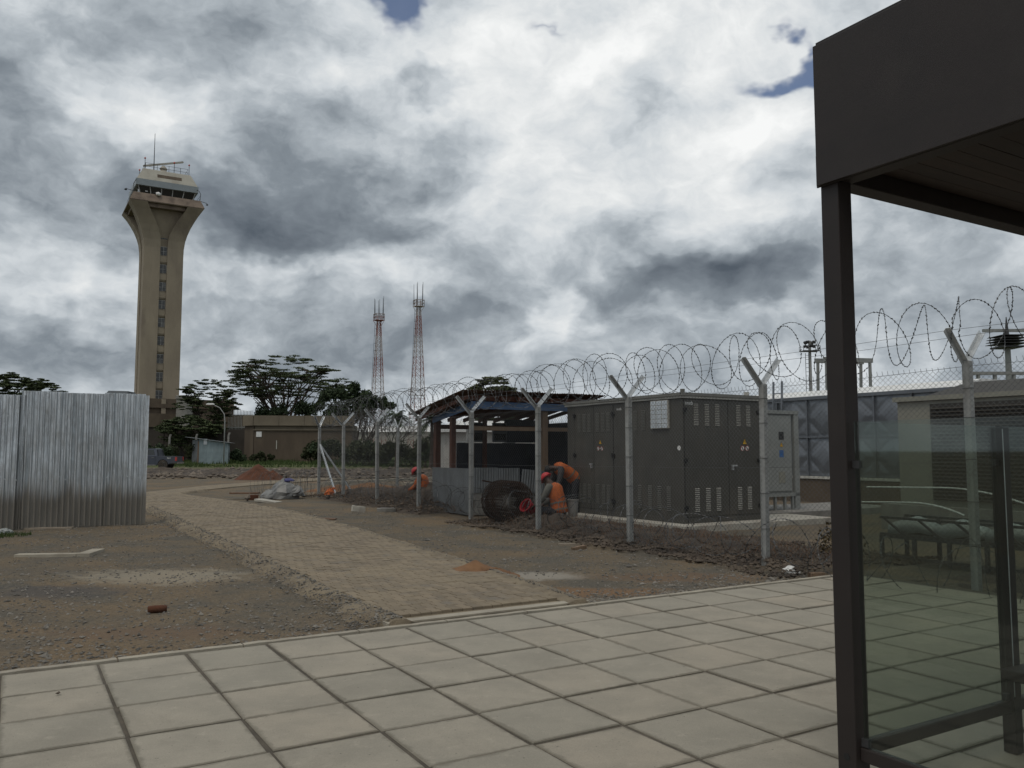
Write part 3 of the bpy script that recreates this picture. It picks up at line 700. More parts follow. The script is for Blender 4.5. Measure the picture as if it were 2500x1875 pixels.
# corner braces
c9 = POSTS[9]
for e in ((c9[0] + 0.9, c9[1] - 1.6), (c9[0] + 1.9, c9[1] + 0.2)):
    pass
MB().beam(FL(c9[0], c9[1], 1.85), FL(c9[0] + 0.07, c9[1] - 1.75, 0.0), 0.055).build("brace", "galvanised", fence)
MB().beam(FL(c9[0], c9[1], 1.85), FL(c9[0] + 1.35, c9[1] + 0.1, 0.0), 0.055).build("brace", "galvanised", fence)
def link_panel(a, ha, b, hb, p, rad, name="wire_mesh"):
    A, B = np.array(a), np.array(b); L = float(np.linalg.norm(B - A)); d = (B - A) / L; nrm = np.array([-d[1], d[0]])
    z0, z1 = 0.02, (ha + hb) / 2 - 0.04; nz = int((z1 - z0) / p); nk = int(L / p)
    rows = np.arange(nz + 2); V = []; Q = []
    ph = np.array([0, 2.094, 4.188]); off = 0
    for k in range(nk):
        x_ = np.where((rows + k) % 2 == 0, k * p, (k + 1) * p).astype(float); z_ = z0 + rows * p * 1.0
        x_[-1] = x_[-2] + 0.006; z_[-1] = z_[-2] + 0.045
        y_ = 0.0025 * np.where(rows % 2 == 0, 1, -1) + 0.012 * math.sin(k * p * 2.1) 
        base = A[None, :] + d[None, :] * x_[:, None] + nrm[None, :] * (y_[:, None] + 0.052)
        ring = []
        for q in range(3):
            dxn, dyn = math.cos(ph[q]) * rad, math.sin(ph[q]) * rad
            ring.append(np.column_stack([base + d[None, :] * dxn + nrm[None, :] * dyn, z_]))
        V.append(np.stack(ring, 1).reshape(-1, 3))
        m = len(rows); idx = np.arange(m * 3).reshape(m, 3) + off; off += m * 3
        for q in range(3):
            q2 = (q + 1) % 3; Q.append(np.stack([idx[:-1, q], idx[:-1, q2], idx[1:, q2], idx[1:, q]], -1))
    V = np.concatenate(V); Q = np.concatenate(Q)
    V[:, 0] -= 9.2; V[:, 1] -= 14
    return tag(link(name, npmesh(name, V, Q), "wire", fence), kind="stuff")
for i in range(len(POSTS) - 1):
    p = 0.034 if i < 4 else 0.042 if i < 7 else 0.055
    link_panel(POSTS[i], HJ[i], POSTS[i + 1], HJ[i + 1], p, 0.0026 if i < 4 else 0.0026)
# strained line wires
lw = MB()
for i in range(len(POSTS) - 1):
    a, b = POSTS[i], POSTS[i + 1]
    if i == 9: pass
    for zz, off in ((0.35, 0.30), (0.35, -0.30), (-0.06, 0.05), (-1.2, 0.05)):
        ends = []
        for (q, hj, k) in ((a, HJ[i], i), (b, HJ[i + 1], i + 1)):
            axx = (1, 0) if k < 9 else ((0.7, 0.7) if k == 9 else (0, 1))
            ends.append(FL(q[0] + off * axx[0], q[1] + off * axx[1], hj + zz))
        mid = (ends[0] + ends[1]) / 2 + Vector((0, 0, -0.012))
        lw.tube([ends[0], mid, ends[1]], 0.0024, 4, cap=False)
tag(lw.build("line_wire", "wire", fence, fixn=False), kind="stuff")

def coil(name, label, line, rad, pitch, seed, squash=1.0, barb=0.06, wr=0.0042, jit=0.06, dual=True, blade=0.022):
    """concertina razor wire along a polyline of (r,u,z) centres"""
    rg = random.Random(seed); pts = [Vector(p) for p in line]; cum = [0]
    for a, b in zip(pts, pts[1:]): cum.append(cum[-1] + (b - a).length)
    def at(s):
        s = min(max(s, 0), cum[-1] - 1e-6)
        for k in range(len(pts) - 1):
            if s <= cum[k + 1]:
                t = (s - cum[k]) / (cum[k + 1] - cum[k]); d = (pts[k + 1] - pts[k]).normalized(); return pts[k].lerp(pts[k + 1], t), d
    root = thing(name, label, "razor wire", RU(*line[0][:2], 0), R31); o0 = Vector((line[0][0], line[0][1], 0))
    wb, bb = MB(), MB(); N = 22
    for hand in ((1, -1) if dual else (1,)):
        turns = int(cum[-1] / pitch); P = []
        rj = [rg.uniform(-jit, jit) for _ in range(turns + 3)]; sj = [rg.uniform(-.22, .22) * pitch for _ in range(turns + 3)]; zj = [rg.uniform(-.6, .5) * jit for _ in range(turns + 3)]
        tilt = [rg.uniform(-.28, .28) for _ in range(turns + 3)]
        for k in range(turns * N):
            t = k / N; a = 2 * math.pi * t * hand + (0 if hand > 0 else 1.7); i0 = int(t); f = t - i0; f = f * f * (3 - 2 * f)
            lerp = lambda L: L[i0] * (1 - f) + L[i0 + 1] * f
            c, d = at(t * pitch + lerp(sj)); n_ = Vector((-d.y, d.x, 0)).normalized(); R_ = rad + lerp(rj)
            q = c + n_ * (math.cos(a) * R_) + Vector((0, 0, 1)) * (math.sin(a) * R_ * squash + lerp(zj)) + d * (math.sin(a + 1.0) * lerp(tilt) * pitch * 0.9)
            P.append(q - o0)
        wb.tube(P, wr, 3, cap=False)
        acc = 0
        for p, q in zip(P, P[1:]):
            seg = (q - p).length; acc += seg
            while acc > barb:
                acc -= barb; m = q - (q - p) * (acc / max(seg, 1e-6)); t = (q - p).normalized(); x_ = t.cross(Vector((rg.uniform(-1, 1), rg.uniform(-1, 1), rg.uniform(-1, 1)))).normalized()
                y_ = t.cross(x_); L = blade; W = blade * 0.62
                bb.add([m - t * L, m + x_ * W + t * L * .5, m + t * L, m - x_ * W - t * L * .5, m + y_ * W * .5, m - y_ * W * .5], [(0, 1, 4), (1, 2, 4), (2, 3, 4), (3, 0, 4), (1, 0, 5), (2, 1, 5), (3, 2, 5), (0, 3, 5)])
    tag(wb.build("wire", "razor", root, fixn=False), kind="stuff"); tag(bb.build("blades", "razor", root, fixn=False), kind="stuff")
    return root
top = [(r, u, h + 0.40) for (r, u), h in zip(POSTS[:10], HJ)]
coil("razor_wire_coil", "barbed razor wire coil running along the forked fence tops", top, 0.38, 0.56, 11)
coil("razor_wire_coil", "razor wire coil on the back run of fence beyond the guard hut", [(r, u, h + 0.38) for (r, u), h in zip(POSTS[9:], HJ[9:])], 0.36, 0.7, 12)
low = [(9.55, 4.6, 0.22), (9.15, 7.0, 0.28), (9.0, 9.5, 0.36), (9.5, 12, 0.42), (9.55, 15, 0.42), (9.45, 18, 0.40), (9.5, 22, 0.5), (9.5, 25, 0.42), (9.4, 28.6, 0.36)]
coil("razor_wire_coil", "slack razor wire coil lying along the foot of the fence", low, 0.36, 0.85, 13, squash=0.85, jit=0.1)
coil("razor_wire_coil", "tangled razor wire bunched at the fence corner by the grey tarpaulin", [(8.6, 29.2, 0.42), (9.2, 29.0, 0.42), (8.2, 29.9, .4), (7.6, 30.6, 0.38)], 0.45, 0.22, 14, dual=True, jit=0.12, blade=.012)

# ================================================================== BUS SHELTER
SH = thing("bus_shelter", "dark bronze steel bus shelter with deep roof fascia and glass sides", "bus shelter", RU(3.339, 2.5425), R31)
SX, SY = 3.4, -3.9
def sbox(name, mat, *a, bev=0.004):
    o = MB().box(*a).build(name, mat, SH)
    if bev: m = o.modifiers.new("bevel", "BEVEL"); m.width = bev; m.segments = 2
    return o
PW = .049
pst = sbox("corner_post", "bronze_steel", -PW, PW, -PW, PW, 0.0, 2.875, bev=.006)
MB().tube([(-PW - .0015, 0.0, 0.225), (-PW + .004, 0.0, 0.225)], 0.016, 14).build("bolt_hole", "rubber_black", pst)
sbox("corner_post", "bronze_steel", -PW, PW, SY, SY + 2 * PW, 0.0, 2.875, bev=.006)
sbox("corner_post", "bronze_steel", SX - 2 * PW, SX, -PW, PW, 0.0, 2.875, bev=.006)
fas = sbox("fascia", "bronze_steel", -.062, -.052, SY - .02, .062, 2.862, 3.57)
MB().box(-.0515, -.03, SY, .05, 3.55, 3.585).build("trim", "bronze_steel", fas)
sbox("fascia", "bronze_steel", -.0515, SX + .07, .052, .062, 2.95, 3.565)
sbox("fascia", "bronze_steel", -.0515, SX + .07, SY - .02, SY - .008, 2.95, 3.565)
sbox("fascia", "bronze_steel", SX + .06, SX + .072, SY - .008, .0515, 2.95, 3.565)
sbox("roof_beam", "bronze_steel", -.0512, .05, SY + .10, -.051, 2.87, 3.0)
sbox("roof_beam", "bronze_steel", .0515, SX - .10, -.05, .05, 2.87, 3.0)
sbox("roof_sheet", "bronze_steel", -.0512, SX + .06, SY - .008, .0512, 3.48, 3.50, bev=0)
# lower lip under the fascia panel
lip = MB(); lip.box(-.082, -.0625, SY, .045, 2.866, 3.01).build("fascia_lip", "bronze_steel", SH)
pl = MB().box(0, SX - .10, 0, 0.092, 0, 0.014).mesh("soffit_board")
for k in range(39):
    link("soffit_board", pl, "soffit_wood", SH, loc=(0.051, -0.16 - k * 0.0955, 2.95 + random.uniform(-.001, .001)))
# glazing: rear and left side, each on a bottom rail
Z0, Z1, MX = 0.215, 0.275, 1.31
rl = sbox("bottom_rail", "bronze_steel", .0505, MX - .0365, -.022, .022, Z0, Z1)
sbox("bottom_rail", "bronze_steel", MX + .0365, SX - .10, -.022, .022, Z0, Z1)
sbox("bottom_rail", "bronze_steel", -.022, .022, SY + .10, -.0505, Z0, Z1)
MB().box(.06, MX - .045, -.005, .005, Z1 + .003, 1.735).build("glass_pane", "shelter_glass", SH)
MB().box(MX + .045, SX - .11, -.005, .005, Z1 + .003, 1.735).build("glass_pane", "shelter_glass", SH)
MB().box(-.005, .005, SY + .14, -.06, Z1 + .003, 1.735).build("glass_pane", "shelter_glass", SH)
ip = sbox("glazing_post", "bronze_steel", MX - .035, MX + .035, -.035, .035, 0.0, 1.73)
MB().box(MX - .0365, MX - .0285, -.0365, -.0352, 0.30, 1.72).build("edge_strip", "galvanised", ip)
for z in (Z1 + .004, 1.52):
    MB().box(.0497, .085, -.012, .012, z, z + .035).build("glass_clip", "dark_metal", SH)
    MB().box(-.012, .012, -.085, -.0497, z, z + .035).build("glass_clip", "dark_metal", SH)
    MB().box(MX - .07, MX - .0356, -.014, .014, z, z + .035).build("glass_clip", "dark_metal", SH)
seat = sbox("bench_seat", "bronze_steel", 1.147, SX - .2, -.50, -.04, 0.41, 0.465, bev=.006)
for x_ in (1.75, SX - .5): MB().box(x_ - .04, x_ + .04, -.32, -.24, 0.0, 0.409).build("bench_leg", "bronze_steel", SH)
# ================================================================== IRON SHEET HOARDING
hoard = thing("sheet_hoarding", "tall hoarding of shiny corrugated iron sheets, mud splashed along its foot", "hoarding", RU(2.55, 20.2), R31)
def corr(width, z0f, z1, pitch, amp, phase=0, nz=14, seed=0, box=True):
    n = int(width / pitch * 8); vs = []
    for j in range(nz + 1):
        t = j / nz
        for i in range(n + 1):
            x_ = width * i / n; c = (x_ / pitch + phase) % 1.0
            y_ = amp * (min(max(abs(c - .5) * 6 - 0.9, -0.5), 0.5)) if box else amp * .5 * math.cos(2 * math.pi * c)
            z_ = z0f(x_) * (1 - t) + z1 * t
            y_ += 0.016 * n3(x_ * 2, z_ * 1.3, seed) + 0.006 * n3(x_ * 9, z_ * 2.2, seed)
            vs.append((x_, y_, z_))
    I = np.arange((n + 1) * (nz + 1)).reshape(nz + 1, n + 1)
    return npmesh("sheet", np.array(vs), np.stack([I[:-1, :-1], I[:-1, 1:], I[1:, 1:], I[1:, :-1]], -1).reshape(-1, 4))
xs = 0.0
for k in range(10):
    wd_ = 0.83; x1 = -k * 0.78; zt = 2.86 if k < 3 else (2.76 if k < 6 else 2.80)
    zb = (lambda x_, k=k: -0.02 + 0.02 * n3(x_, k, 3, 3)) if k < 3 else (lambda x_, k=k: -0.06 + 0.02 * n3(x_, k, 3, 3))
    o = link("sheet", corr(wd_, zb, zt + random.uniform(-.015, .015), 0.105, 0.052, random.random(), seed=k), "hoarding_sheet", hoard, loc=(x1 - wd_, 0.004 * (k % 2), 0))
    o.rotation_euler = (random.uniform(-.012, .012), random.uniform(-.006, .006), 0)
    s = MB(); rg = random.Random(k)
    for zz in (2.36, 1.02):
        for q in range(4): s.disc((0.1 + q * 0.21 + rg.uniform(-.02, .02), -0.02, zz + rg.uniform(-.03, .03)), 0.014, 8)
    s.build("screws", "galvanised", o)
for zz in (2.36, 1.02, .15): MB().box(-7.85, -0.03, 0.085, 0.135, zz - .04, zz + .04).build("batten", "timber_pale", hoard)
for q in range(5): MB().box(-0.14 - q * 1.9, -0.04 - q * 1.9, 0.137, 0.23, -0.2, 2.7).build("stud", "timber_pale", hoard)
MB().box(0.0, 0.075, -0.005, -0.002, 0, 2.84).build("corner_flashing", "hoarding_sheet", hoard)

# ================================================================== TRANSFORMER KIOSK
KX, KY = 3.55, 17.3
kio = thing("transformer_kiosk", "large dark grey metal transformer kiosk with louvred doors and warning signs", "transformer kiosk", (KX, KY, 0), R31)
plinth = tag(MB().box(-.38, 4.1, -.42, 4.6, -0.15, 0.10).build("plinth", "concrete_light", loc=(KX, KY, 0), rotz=R31), "pale concrete plinth slab under the grey transformer kiosk", "plinth")
plinth.modifiers.new("bevel", "BEVEL").width = 0.012
KW, KD, KZ = 2.38, 4.2, 2.70
bd = MB().box(0, KW, 0, KD, 0.105, KZ).build("body", "kiosk_paint", kio)
bd.modifiers.new("bevel", "BEVEL").width = 0.012
MB().box(-.02, KW + .02, -.02, KD + .02, 0.103, 0.20).build("base_frame", "kiosk_paint", kio)
rf = MB().loft([[(x_, y_, z_) for x_, y_ in ((-e, -e), (KW + e, -e), (KW + e, KD + e), (-e, KD + e))] for e, z_ in ((.06, KZ + .045), (.075, KZ + .05), (.06, KZ + .115), (-.3, KZ + .15))]).build("roof", "kiosk_roof", kio)
MB().box(-.045, KW + .045, -.045, KD + .045, KZ + .002, KZ + .044).build("roof_trim", "kiosk_trim", kio)
MB().tube([(0.1, .1, KZ + .1), (.1, .1, KZ + .2)], .05, 10).build("lifting_eye", "kiosk_roof", kio)
MB().tube([(2.2, .3, KZ + .1), (2.2, .3, KZ + .22)], .06, 10).build("lifting_eye", "kiosk_trim", kio)
def louvre(parent, face, s, z0, z1, wdt=0.125, n=13):
    b = MB()
    for k in range(n):
        z_ = z0 + (z1 - z0) * (k + .5) / n; h = (z1 - z0) / n * 0.24
        if face == "R": b.add([(s - wdt / 2, -.003, z_ + h), (s + wdt / 2, -.003, z_ + h), (s + wdt / 2, -.016, z_ - h), (s - wdt / 2, -.016, z_ - h), (s - wdt / 2, -.003, z_ - h), (s + wdt / 2, -.003, z_ - h)], [(0, 1, 2, 3), (3, 2, 5, 4), (0, 3, 4), (1, 5, 2)])
        else: b.add([(-.003, s - wdt / 2, z_ + h), (-.003, s + wdt / 2, z_ + h), (-.016, s + wdt / 2, z_ - h), (-.016, s - wdt / 2, z_ - h), (-.003, s - wdt / 2, z_ - h), (-.003, s + wdt / 2, z_ - h)], [(0, 1, 2, 3), (3, 2, 5, 4), (0, 3, 4), (1, 5, 2)])
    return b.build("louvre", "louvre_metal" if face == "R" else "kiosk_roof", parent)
def kdoor(face, s0, s1):
    b = MB(); g_ = .008
    if face == "R": b.box(s0 + g_, s1 - g_, -.010, -.0015, .24, KZ - .03)
    else: b.box(-.010, -.0015, s0 + g_, s1 - g_, .24, KZ - .03)
    d = b.build("door", "kiosk_paint", kio)
    d.modifiers.new("bevel", "BEVEL").width = 0.003
    return d
def seam(face, s, z0=.24, z1=KZ - .03):
    b = MB()
    if face == "R": b.box(s - .007, s + .007, -.004, -.001, z0, z1)
    else: b.box(-.004, -.001, s - .007, s + .007, z0, z1)
    b.build("door_gap", "rubber_black", kio)
for s in (.035, 1.29, 2.25): seam("R", s)
for s in (2.33, 3.08, 3.86): seam("L", s)
dR1, dR2 = kdoor("R", .035, 1.29), kdoor("R", 1.29, 2.25)
dL1, dL2 = kdoor("L", 2.33, 3.08), kdoor("L", 3.08, 3.86)
for d, cols_ in ((dR1, (.36, .67, .97)), (dR2, (1.60, 1.90))):
    for s in cols_: louvre(d, "R", s, 2.13, 2.60).location = (0, -.010, 0); 
    for s in cols_: louvre(d, "R", s, .33, .83).location = (0, -.010, 0)
for d, cols_ in ((dL1, (2.5, 2.7, 2.92)), (dL2, (3.25, 3.45, 3.66))):
    for s in cols_: louvre(d, "L", s, 2.05, 2.50).location = (-.010, 0, 0); louvre(d, "L", s, .36, .82).location = (-.010, 0, 0)
for s in (1.25, 1.52, 1.82): louvre(kio, "L", s, 2.05, 2.5)
for s in (.45, .75, 1.05, 1.4, 1.75): louvre(kio, "L", s, .33, .86)
def hinge(face, s, z_):
    b = MB()
    if face == "R":
        b.box(s - .055, s - .006, -.035, -.0105, z_ - .045, z_ + .03); b.box(s + .006, s + .055, -.035, -.0105, z_ - .03, z_ + .045); b.box(s - .012, s + .012, -.042, -.011, z_ - .055, z_ + .01)
    else:
        b.box(-.035, -.0105, s - .055, s - .006, z_ - .045, z_ + .03); b.box(-.035, -.0105, s + .006, s + .055, z_ - .03, z_ + .045); b.box(-.042, -.011, s - .012, s + .012, z_ - .055, z_ + .01)
    b.build("hinge", "black_plastic", kio)
for s in (.05, 2.22):
    for z_ in (2.46, 1.40, .42): hinge("R", s, z_)
for s in (2.33, 3.86):
    for z_ in (2.46, 1.50, .45): hinge("L", s, z_)
hb = MB(); hb.box(1.36, 1.50, -.06, -.0105, 1.27, 1.30); hb.box(1.37, 1.41, -.05, -.0105, 1.19, 1.27); hb.build("handle", "galvanised", dR2)
hb = MB(); hb.box(-.06, -.0105, 3.12, 3.2, 1.27, 1.30); hb.box(-.05, -.0105, 3.13, 3.17, 1.19, 1.27); hb.build("handle", "galvanised", dL2)
def tri_sign(par, face, s, z_, h, off=-.0115):
    t = [(-h * .55, 0), (h * .55, 0), (0, h)]; ti = [(-h * .44, h * .07), (h * .44, h * .07), (0, h * .86)]; bolt = [(.03 * h, .66 * h), (-.10 * h, .38 * h), (.0, .40 * h), (-.03 * h, .12 * h), (.12 * h, .46 * h), (.03 * h, .44 * h), (.10 * h, .66 * h)]
    def pl(poly, o, name, mat, p):
        b = MB(); b.prism([(s + q[0], z_ + q[1]) for q in poly], o, o - .002) if face == "R" else b.prism([(s + q[0], z_ + q[1]) for q in poly], o, o - .002, axis="x")
        return b.build(name, mat, p)
    a = pl(t, off, "warning_sign", "black_plastic", par); pl(ti, off - .003, "face", "sign_yellow", a); pl(bolt, off - .006, "symbol", "black_plastic", a)
def round_sign(par, face, s, z_, r_, off=-.0115):
    ax_ = (0, -1, 0) if face == "R" else (-1, 0, 0)
    P_ = (lambda o: (s, o, z_)) if face == "R" else (lambda o: (o, s, z_))
    a = MB().disc(P_(off), r_, 20, ax_, .002).build("prohibition_sign", "sign_red", par); MB().disc(P_(off - .003), r_ * .8, 20, ax_, .002).build("face", "sign_white", a)
    b = MB(); k = r_ * .62
    if face == "R": b.beam((s - k, off - .0065, z_ + k), (s + k, off - .0065, z_ - k), .002, r_ * .2); b.box(s - r_ * .22, s + r_ * .1, off - .0062, off - .0052, z_ - r_ * .5, z_ + r_ * .5)
    else: b.beam((off - .0065, s - k, z_ + k), (off - .0065, s + k, z_ - k), .002, r_ * .2); b.box(off - .0062, off - .0052, s - r_ * .1, s + r_ * .22, z_ - r_ * .5, z_ + r_ * .5)
    b.build("symbol", "black_plastic", a)
tri_sign(dR2, "R", 1.78, 1.74, .13); round_sign(dR2, "R", 1.71, 1.655, .058); round_sign(dR2, "R", 1.85, 1.655, .058)
tri_sign(dL1, "L", 2.82, 1.76, .11); round_sign(dL1, "L", 2.90, 1.655, .05); round_sign(dL1, "L", 2.76, 1.655, .05)
MB().disc((-.001, .12, 1.66), .05, 16, (-1, 0, 0), .004).build("earth_label", "sign_white", kio)
def text(body, size, mat, parent, loc, rot, ext=.001, name="lettering"):
    cu = bpy.data.curves.new(name, "FONT"); cu.body = body; cu.size = size; cu.extrude = ext
    tmp = bpy.data.objects.new("tmp", cu); col.objects.link(tmp)
    dg = bpy.context.evaluated_depsgraph_get(); me = bpy.data.meshes.new_from_object(tmp.evaluated_get(dg))
    bpy.data.objects.remove(tmp); bpy.data.curves.remove(cu)
    o = link(name, me, mat, parent, loc=loc); o.rotation_euler = rot; return o
text("imeb", .115, "sign_white", kio, (.055, -.0135, 2.565), (math.pi / 2, 0, 0))
text("imeb", .09, "sign_white", kio, (-.0035, 2.2, 2.53), (math.pi / 2, 0, -math.pi / 2))
wn = MB().box(-.05, -.002, .40, .96, 2.08, 2.68).build("window", "kiosk_trim", kio)
pmat("pane_bright", (0.62, 0.64, 0.65), (0.5, 0.52, 0.53), 9, 0.18, 0.75)
for i in range(3):
    for j in range(6):
        MB().box(-.056, -.0505, .415 + i * .182, .415 + i * .182 + .166, 2.092 + j * .098, 2.092 + j * .098 + .086).build("pane", "pane_bright", wn)

# ------------------------------------------------------------------ control cabinet
cab = thing("control_cabinet", "pale grey electrical cabinet on a steel stand beside the transformer kiosk", "cabinet", RU(15.3, 14.5), R31)
MB().box(.1, 1.72, 0.02, .8, .55, 2.52).build("body", "cabinet_grey", cab)
fr = MB(); fr.box(1.78, 1.95, -.02, .06, 0.15, 2.6); fr.box(0.05, 1.95, -.03, .9, 2.53, 2.62); fr.box(0.05, .12, -.02, .06, .15, 2.53); fr.box(.05, 1.95, -.02, .06, .46, .545); fr.build("frame", "cabinet_grey", cab)
for x_ in (.3, .7, 1.05, 1.4, 1.68): MB().box(x_, x_ + .06, .0, .06, .1, .459).build("leg", "cabinet_grey", cab)
dr = MB().box(.78, 1.66, -.012, .018, .6, 2.48).build("door", "cabinet_grey", cab)
MB().box(1.22, 1.40, -.016, -.0125, 1.88, 2.08).build("danger_label", "black_plastic", dr)
tri_sign(dr, "R", 1.31, 1.70, .12, -.0125)
MB().box(1.23, 1.38, -.016, -.0125, 1.44, 1.62).build("notice", "sign_blue", dr)
MB().box(1.20, 1.42, -.02, -.0125, .80, 1.08).build("vent", "genset_beige", dr)
MB().box(-.9, 5.2, -.6, 1.6, -.1, .12).build("base_slab", "concrete_grey", cab)

# ------------------------------------------------------------------ pressed steel water tank
tank = thing("water_tank", "galvanised steel sectional water tank of pressed diamond panels on a low wall", "water tank", RU(22, 13.2), R31)
pn = 1.22
def tank_panel():
    b = MB(); n = 24; V = []
    for j in range(n + 1):
        for i in range(n + 1):
            a, c = i / n * 2 - 1, j / n * 2 - 1; d = abs(a) + abs(c)
            e = max(abs(a), abs(c)); x_ = 0
            if e > .90: x_ = 0.0
            else:
                x_ = -.03 * min(1, (.90 - e) / .10)
                x_ += -.045 * max(0, 1 - max(0, d - .5) / .4) if d < .9 else 0
                x_ += 0.03 * max(0, 1 - abs(d - 1.05) / .14)
            V.append((x_, (i / n) * pn, (j / n) * pn))
    I = np.arange((n + 1) ** 2).reshape(n + 1, n + 1); return npmesh("tank_panel", np.array(V), np.stack([I[:-1, :-1], I[1:, :-1], I[1:, 1:], I[:-1, 1:]], -1).reshape(-1, 4))
tp = tank_panel()
for k in range(7):
    for j in range(2): link("tank_panel", tp, "tank_steel", tank, loc=(0, k * pn, .82 + j * pn), smooth=True)
fl = MB()
for k in range(8): fl.box(-.07, .012, k * pn - .02, k * pn + .02, .82, 3.27)
fl.build("flange", "tank_steel", tank)
MB().box(-.075, .012, -.02, 7 * pn + .02, 2.02, 2.06).build("flange", "tank_steel", tank)
MB().box(-.09, .012, -.03, 7 * pn + .03, 3.24, 3.34).build("top_rail", "tank_steel", tank)
MB().box(.015, 4.9, 0.0, 7 * pn, .80, 3.25).build("shell", "tank_steel", tank)
MB().loft([[(-.05, -.1, 3.345), (5, -.1, 3.345), (5, 7 * pn + .1, 3.345), (-.05, 7 * pn + .1, 3.345)], [(1.2, -.1, 3.62), (3.7, -.1, 3.62), (3.7, 7 * pn + .1, 3.62), (1.2, 7 * pn + .1, 3.62)]]).build("cover", "roof_white", tank)
MB().box(-.14, 5.0, -.3, 7 * pn + .3, .72, .798).build("bottom_channel", "kiosk_trim", tank)
MB().box(-.10, 4.9, -.3, 7 * pn + .3, -.1, .718).build("support_wall", "wall_brown", tank)
ld = MB()
for y_ in (5.72, 6.08): ld.beam((-.35, y_, .2), (-.2, y_, 3.9), .05, .05)
for k in range(11): ld.beam((-.34 + .013 * k, 5.72, .5 + k * .3), (-.34 + .013 * k, 6.08, .5 + k * .3), .03)
ld.build("ladder", "tank_steel", tank)

# ------------------------------------------------------------------ generator enclosure
gen = thing("generator_enclosure", "beige generator enclosure with dark louvred side behind the fence", "generator", RU(16, 4.6), R31)
MB().box(0.02, 2.6, 0, 6.25, .5, 2.62).build("body", "genset_beige", gen)
MB().box(-.06, 2.68, -.06, 6.31, 2.625, 2.72).build("roof_edge", "genset_beige", gen)
MB().loft([[(0.0, 0, 2.722), (2.62, 0, 2.722), (2.62, 5.6, 2.722), (0.0, 5.6, 2.722)], [(.5, .6, 2.98), (2.1, .6, 2.98), (2.1, 5.0, 2.98), (.5, 5.0, 2.98)]]).build("exhaust_hood", "genset_dark", gen)
for k in range(2):
    g0 = k * 2.78 + .05
    gp = MB().box(-.012, .015, g0, g0 + 2.68, .62, 2.55).build("louvre_panel", "genset_dark", gen)
    sl = MB().box(-.05, 0.0, 0, 2.62, 0, .012, Matrix.Rotation(-.6, 4, "Y")).mesh("slat")
    for j in range(26): link("slat", sl, "genset_dark", gp, loc=(-.016, g0 + .03, .66 + j * .072))
MB().box(-.02, 0.018, 2.735, 2.825, .6, 2.56).build("mullion", "rubber_black", gen)
MB().box(-.3, 2.9, -.3, 6.5, -.1, .498).build("plinth", "concrete_grey", gen)

# ------------------------------------------------------------------ steel rack with pale sheets behind the fence
rack = thing("steel_rack", "low dark steel rack holding pale sheeting, just behind the fence", "rack", RU(11.15, 4.2), R31)
for z_, s in ((.62, .035), (.36, .07), (.06, .04)): MB().box(-.02, .02, 0, 3.7, z_ - s / 2, z_ + s / 2).build("rail", "dark_metal", rack)
for z_, s in ((.62, .035), (.36, .05)): MB().box(.58, .62, 0, 3.7, z_ - s / 2, z_ + s / 2).build("rail", "dark_metal", rack)
for k in range(8): MB().box(-.022, .022, k * .52 + .02, k * .52 + .07, 0, .345).build("leg", "dark_metal", rack)
for k in range(8): MB().box(.578, .622, k * .52 + .02, k * .52 + .07, 0, .6).build("leg", "dark_metal", rack)
for k in range(6): MB().beam((0, .55 + k * .55, .37), (0, .9 + k * .55, .62), .03).build("strut", "dark_metal", rack)
for k in range(5):
    b = MB(); n = 10; rings = []
    for i in range(n + 1):
        t = i / n; y_ = .1 + k * .72 + t * .66; rings.append([(.08, y_, .40 + .03 * math.sin(6 * t)), (.10, y_, .60 - .10 * (2 * t - 1) ** 2), (.30, y_, .63 - .09 * (2 * t - 1) ** 2 + .02 * math.sin(9 * t + k)), (.5, y_, .58 - .1 * (2 * t - 1) ** 2), (.52, y_, .4)])
    b.loft(rings); tag(b.build("sheet_roll", "tarp_white", rack, smooth=True))
for (y0, y1, z_, rr) in ((1.55, 4.15, 1.10, .35), (2.6, 4.3, .86, .2)):
    b = MB(); b.tube([(.3 + .2 * math.sin(t * 3.0), y0 + (y1 - y0) * t, z_ - rr * .75 * max(0, .55 - t) ** 1.8 * 3 - .06 * t) for t in [i / 18 for i in range(19)]], .012, 6)
    b.build("hoop", "sign_white", rack)
pln = thing("dry_bush", "small brown and yellow dry bush beside the steel rack", "bush", RU(11.0, 8.5, 0.05))
b = MB(); rg = random.Random(8)
for k in range(420):
    a, e, d = rg.random() * 6.28, rg.random() * 1.2, rg.uniform(.08, .42); c = Vector((math.cos(a) * math.cos(e) * d, math.sin(a) * math.cos(e) * d, math.sin(e) * d * 1.2)); q = Vector((rg.uniform(-1, 1), rg.uniform(-1, 1), rg.uniform(-1, 1))).normalized() * .035; r2 = q.cross(Vector((rg.random(), rg.random(), rg.random()))).normalized() * .018
    b.add([c - q, c + r2, c + q, c - r2], [(0, 1, 2, 3)])
pmat("leaf_dry", (0.13, 0.085, 0.03), (0.07, 0.055, 0.025), 20, 0.9)
tag(b.build("foliage", "leaf_dry", pln, fixn=False)); 
st = MB()
for k in range(9): a = k * .7; st.tube([(0, 0, -.05), (math.cos(a) * .12, math.sin(a) * .12, .2), (math.cos(a) * .3, math.sin(a) * .3, .38)], [.008, .006, .003], 4)
st.build("stem", "bark", pln)

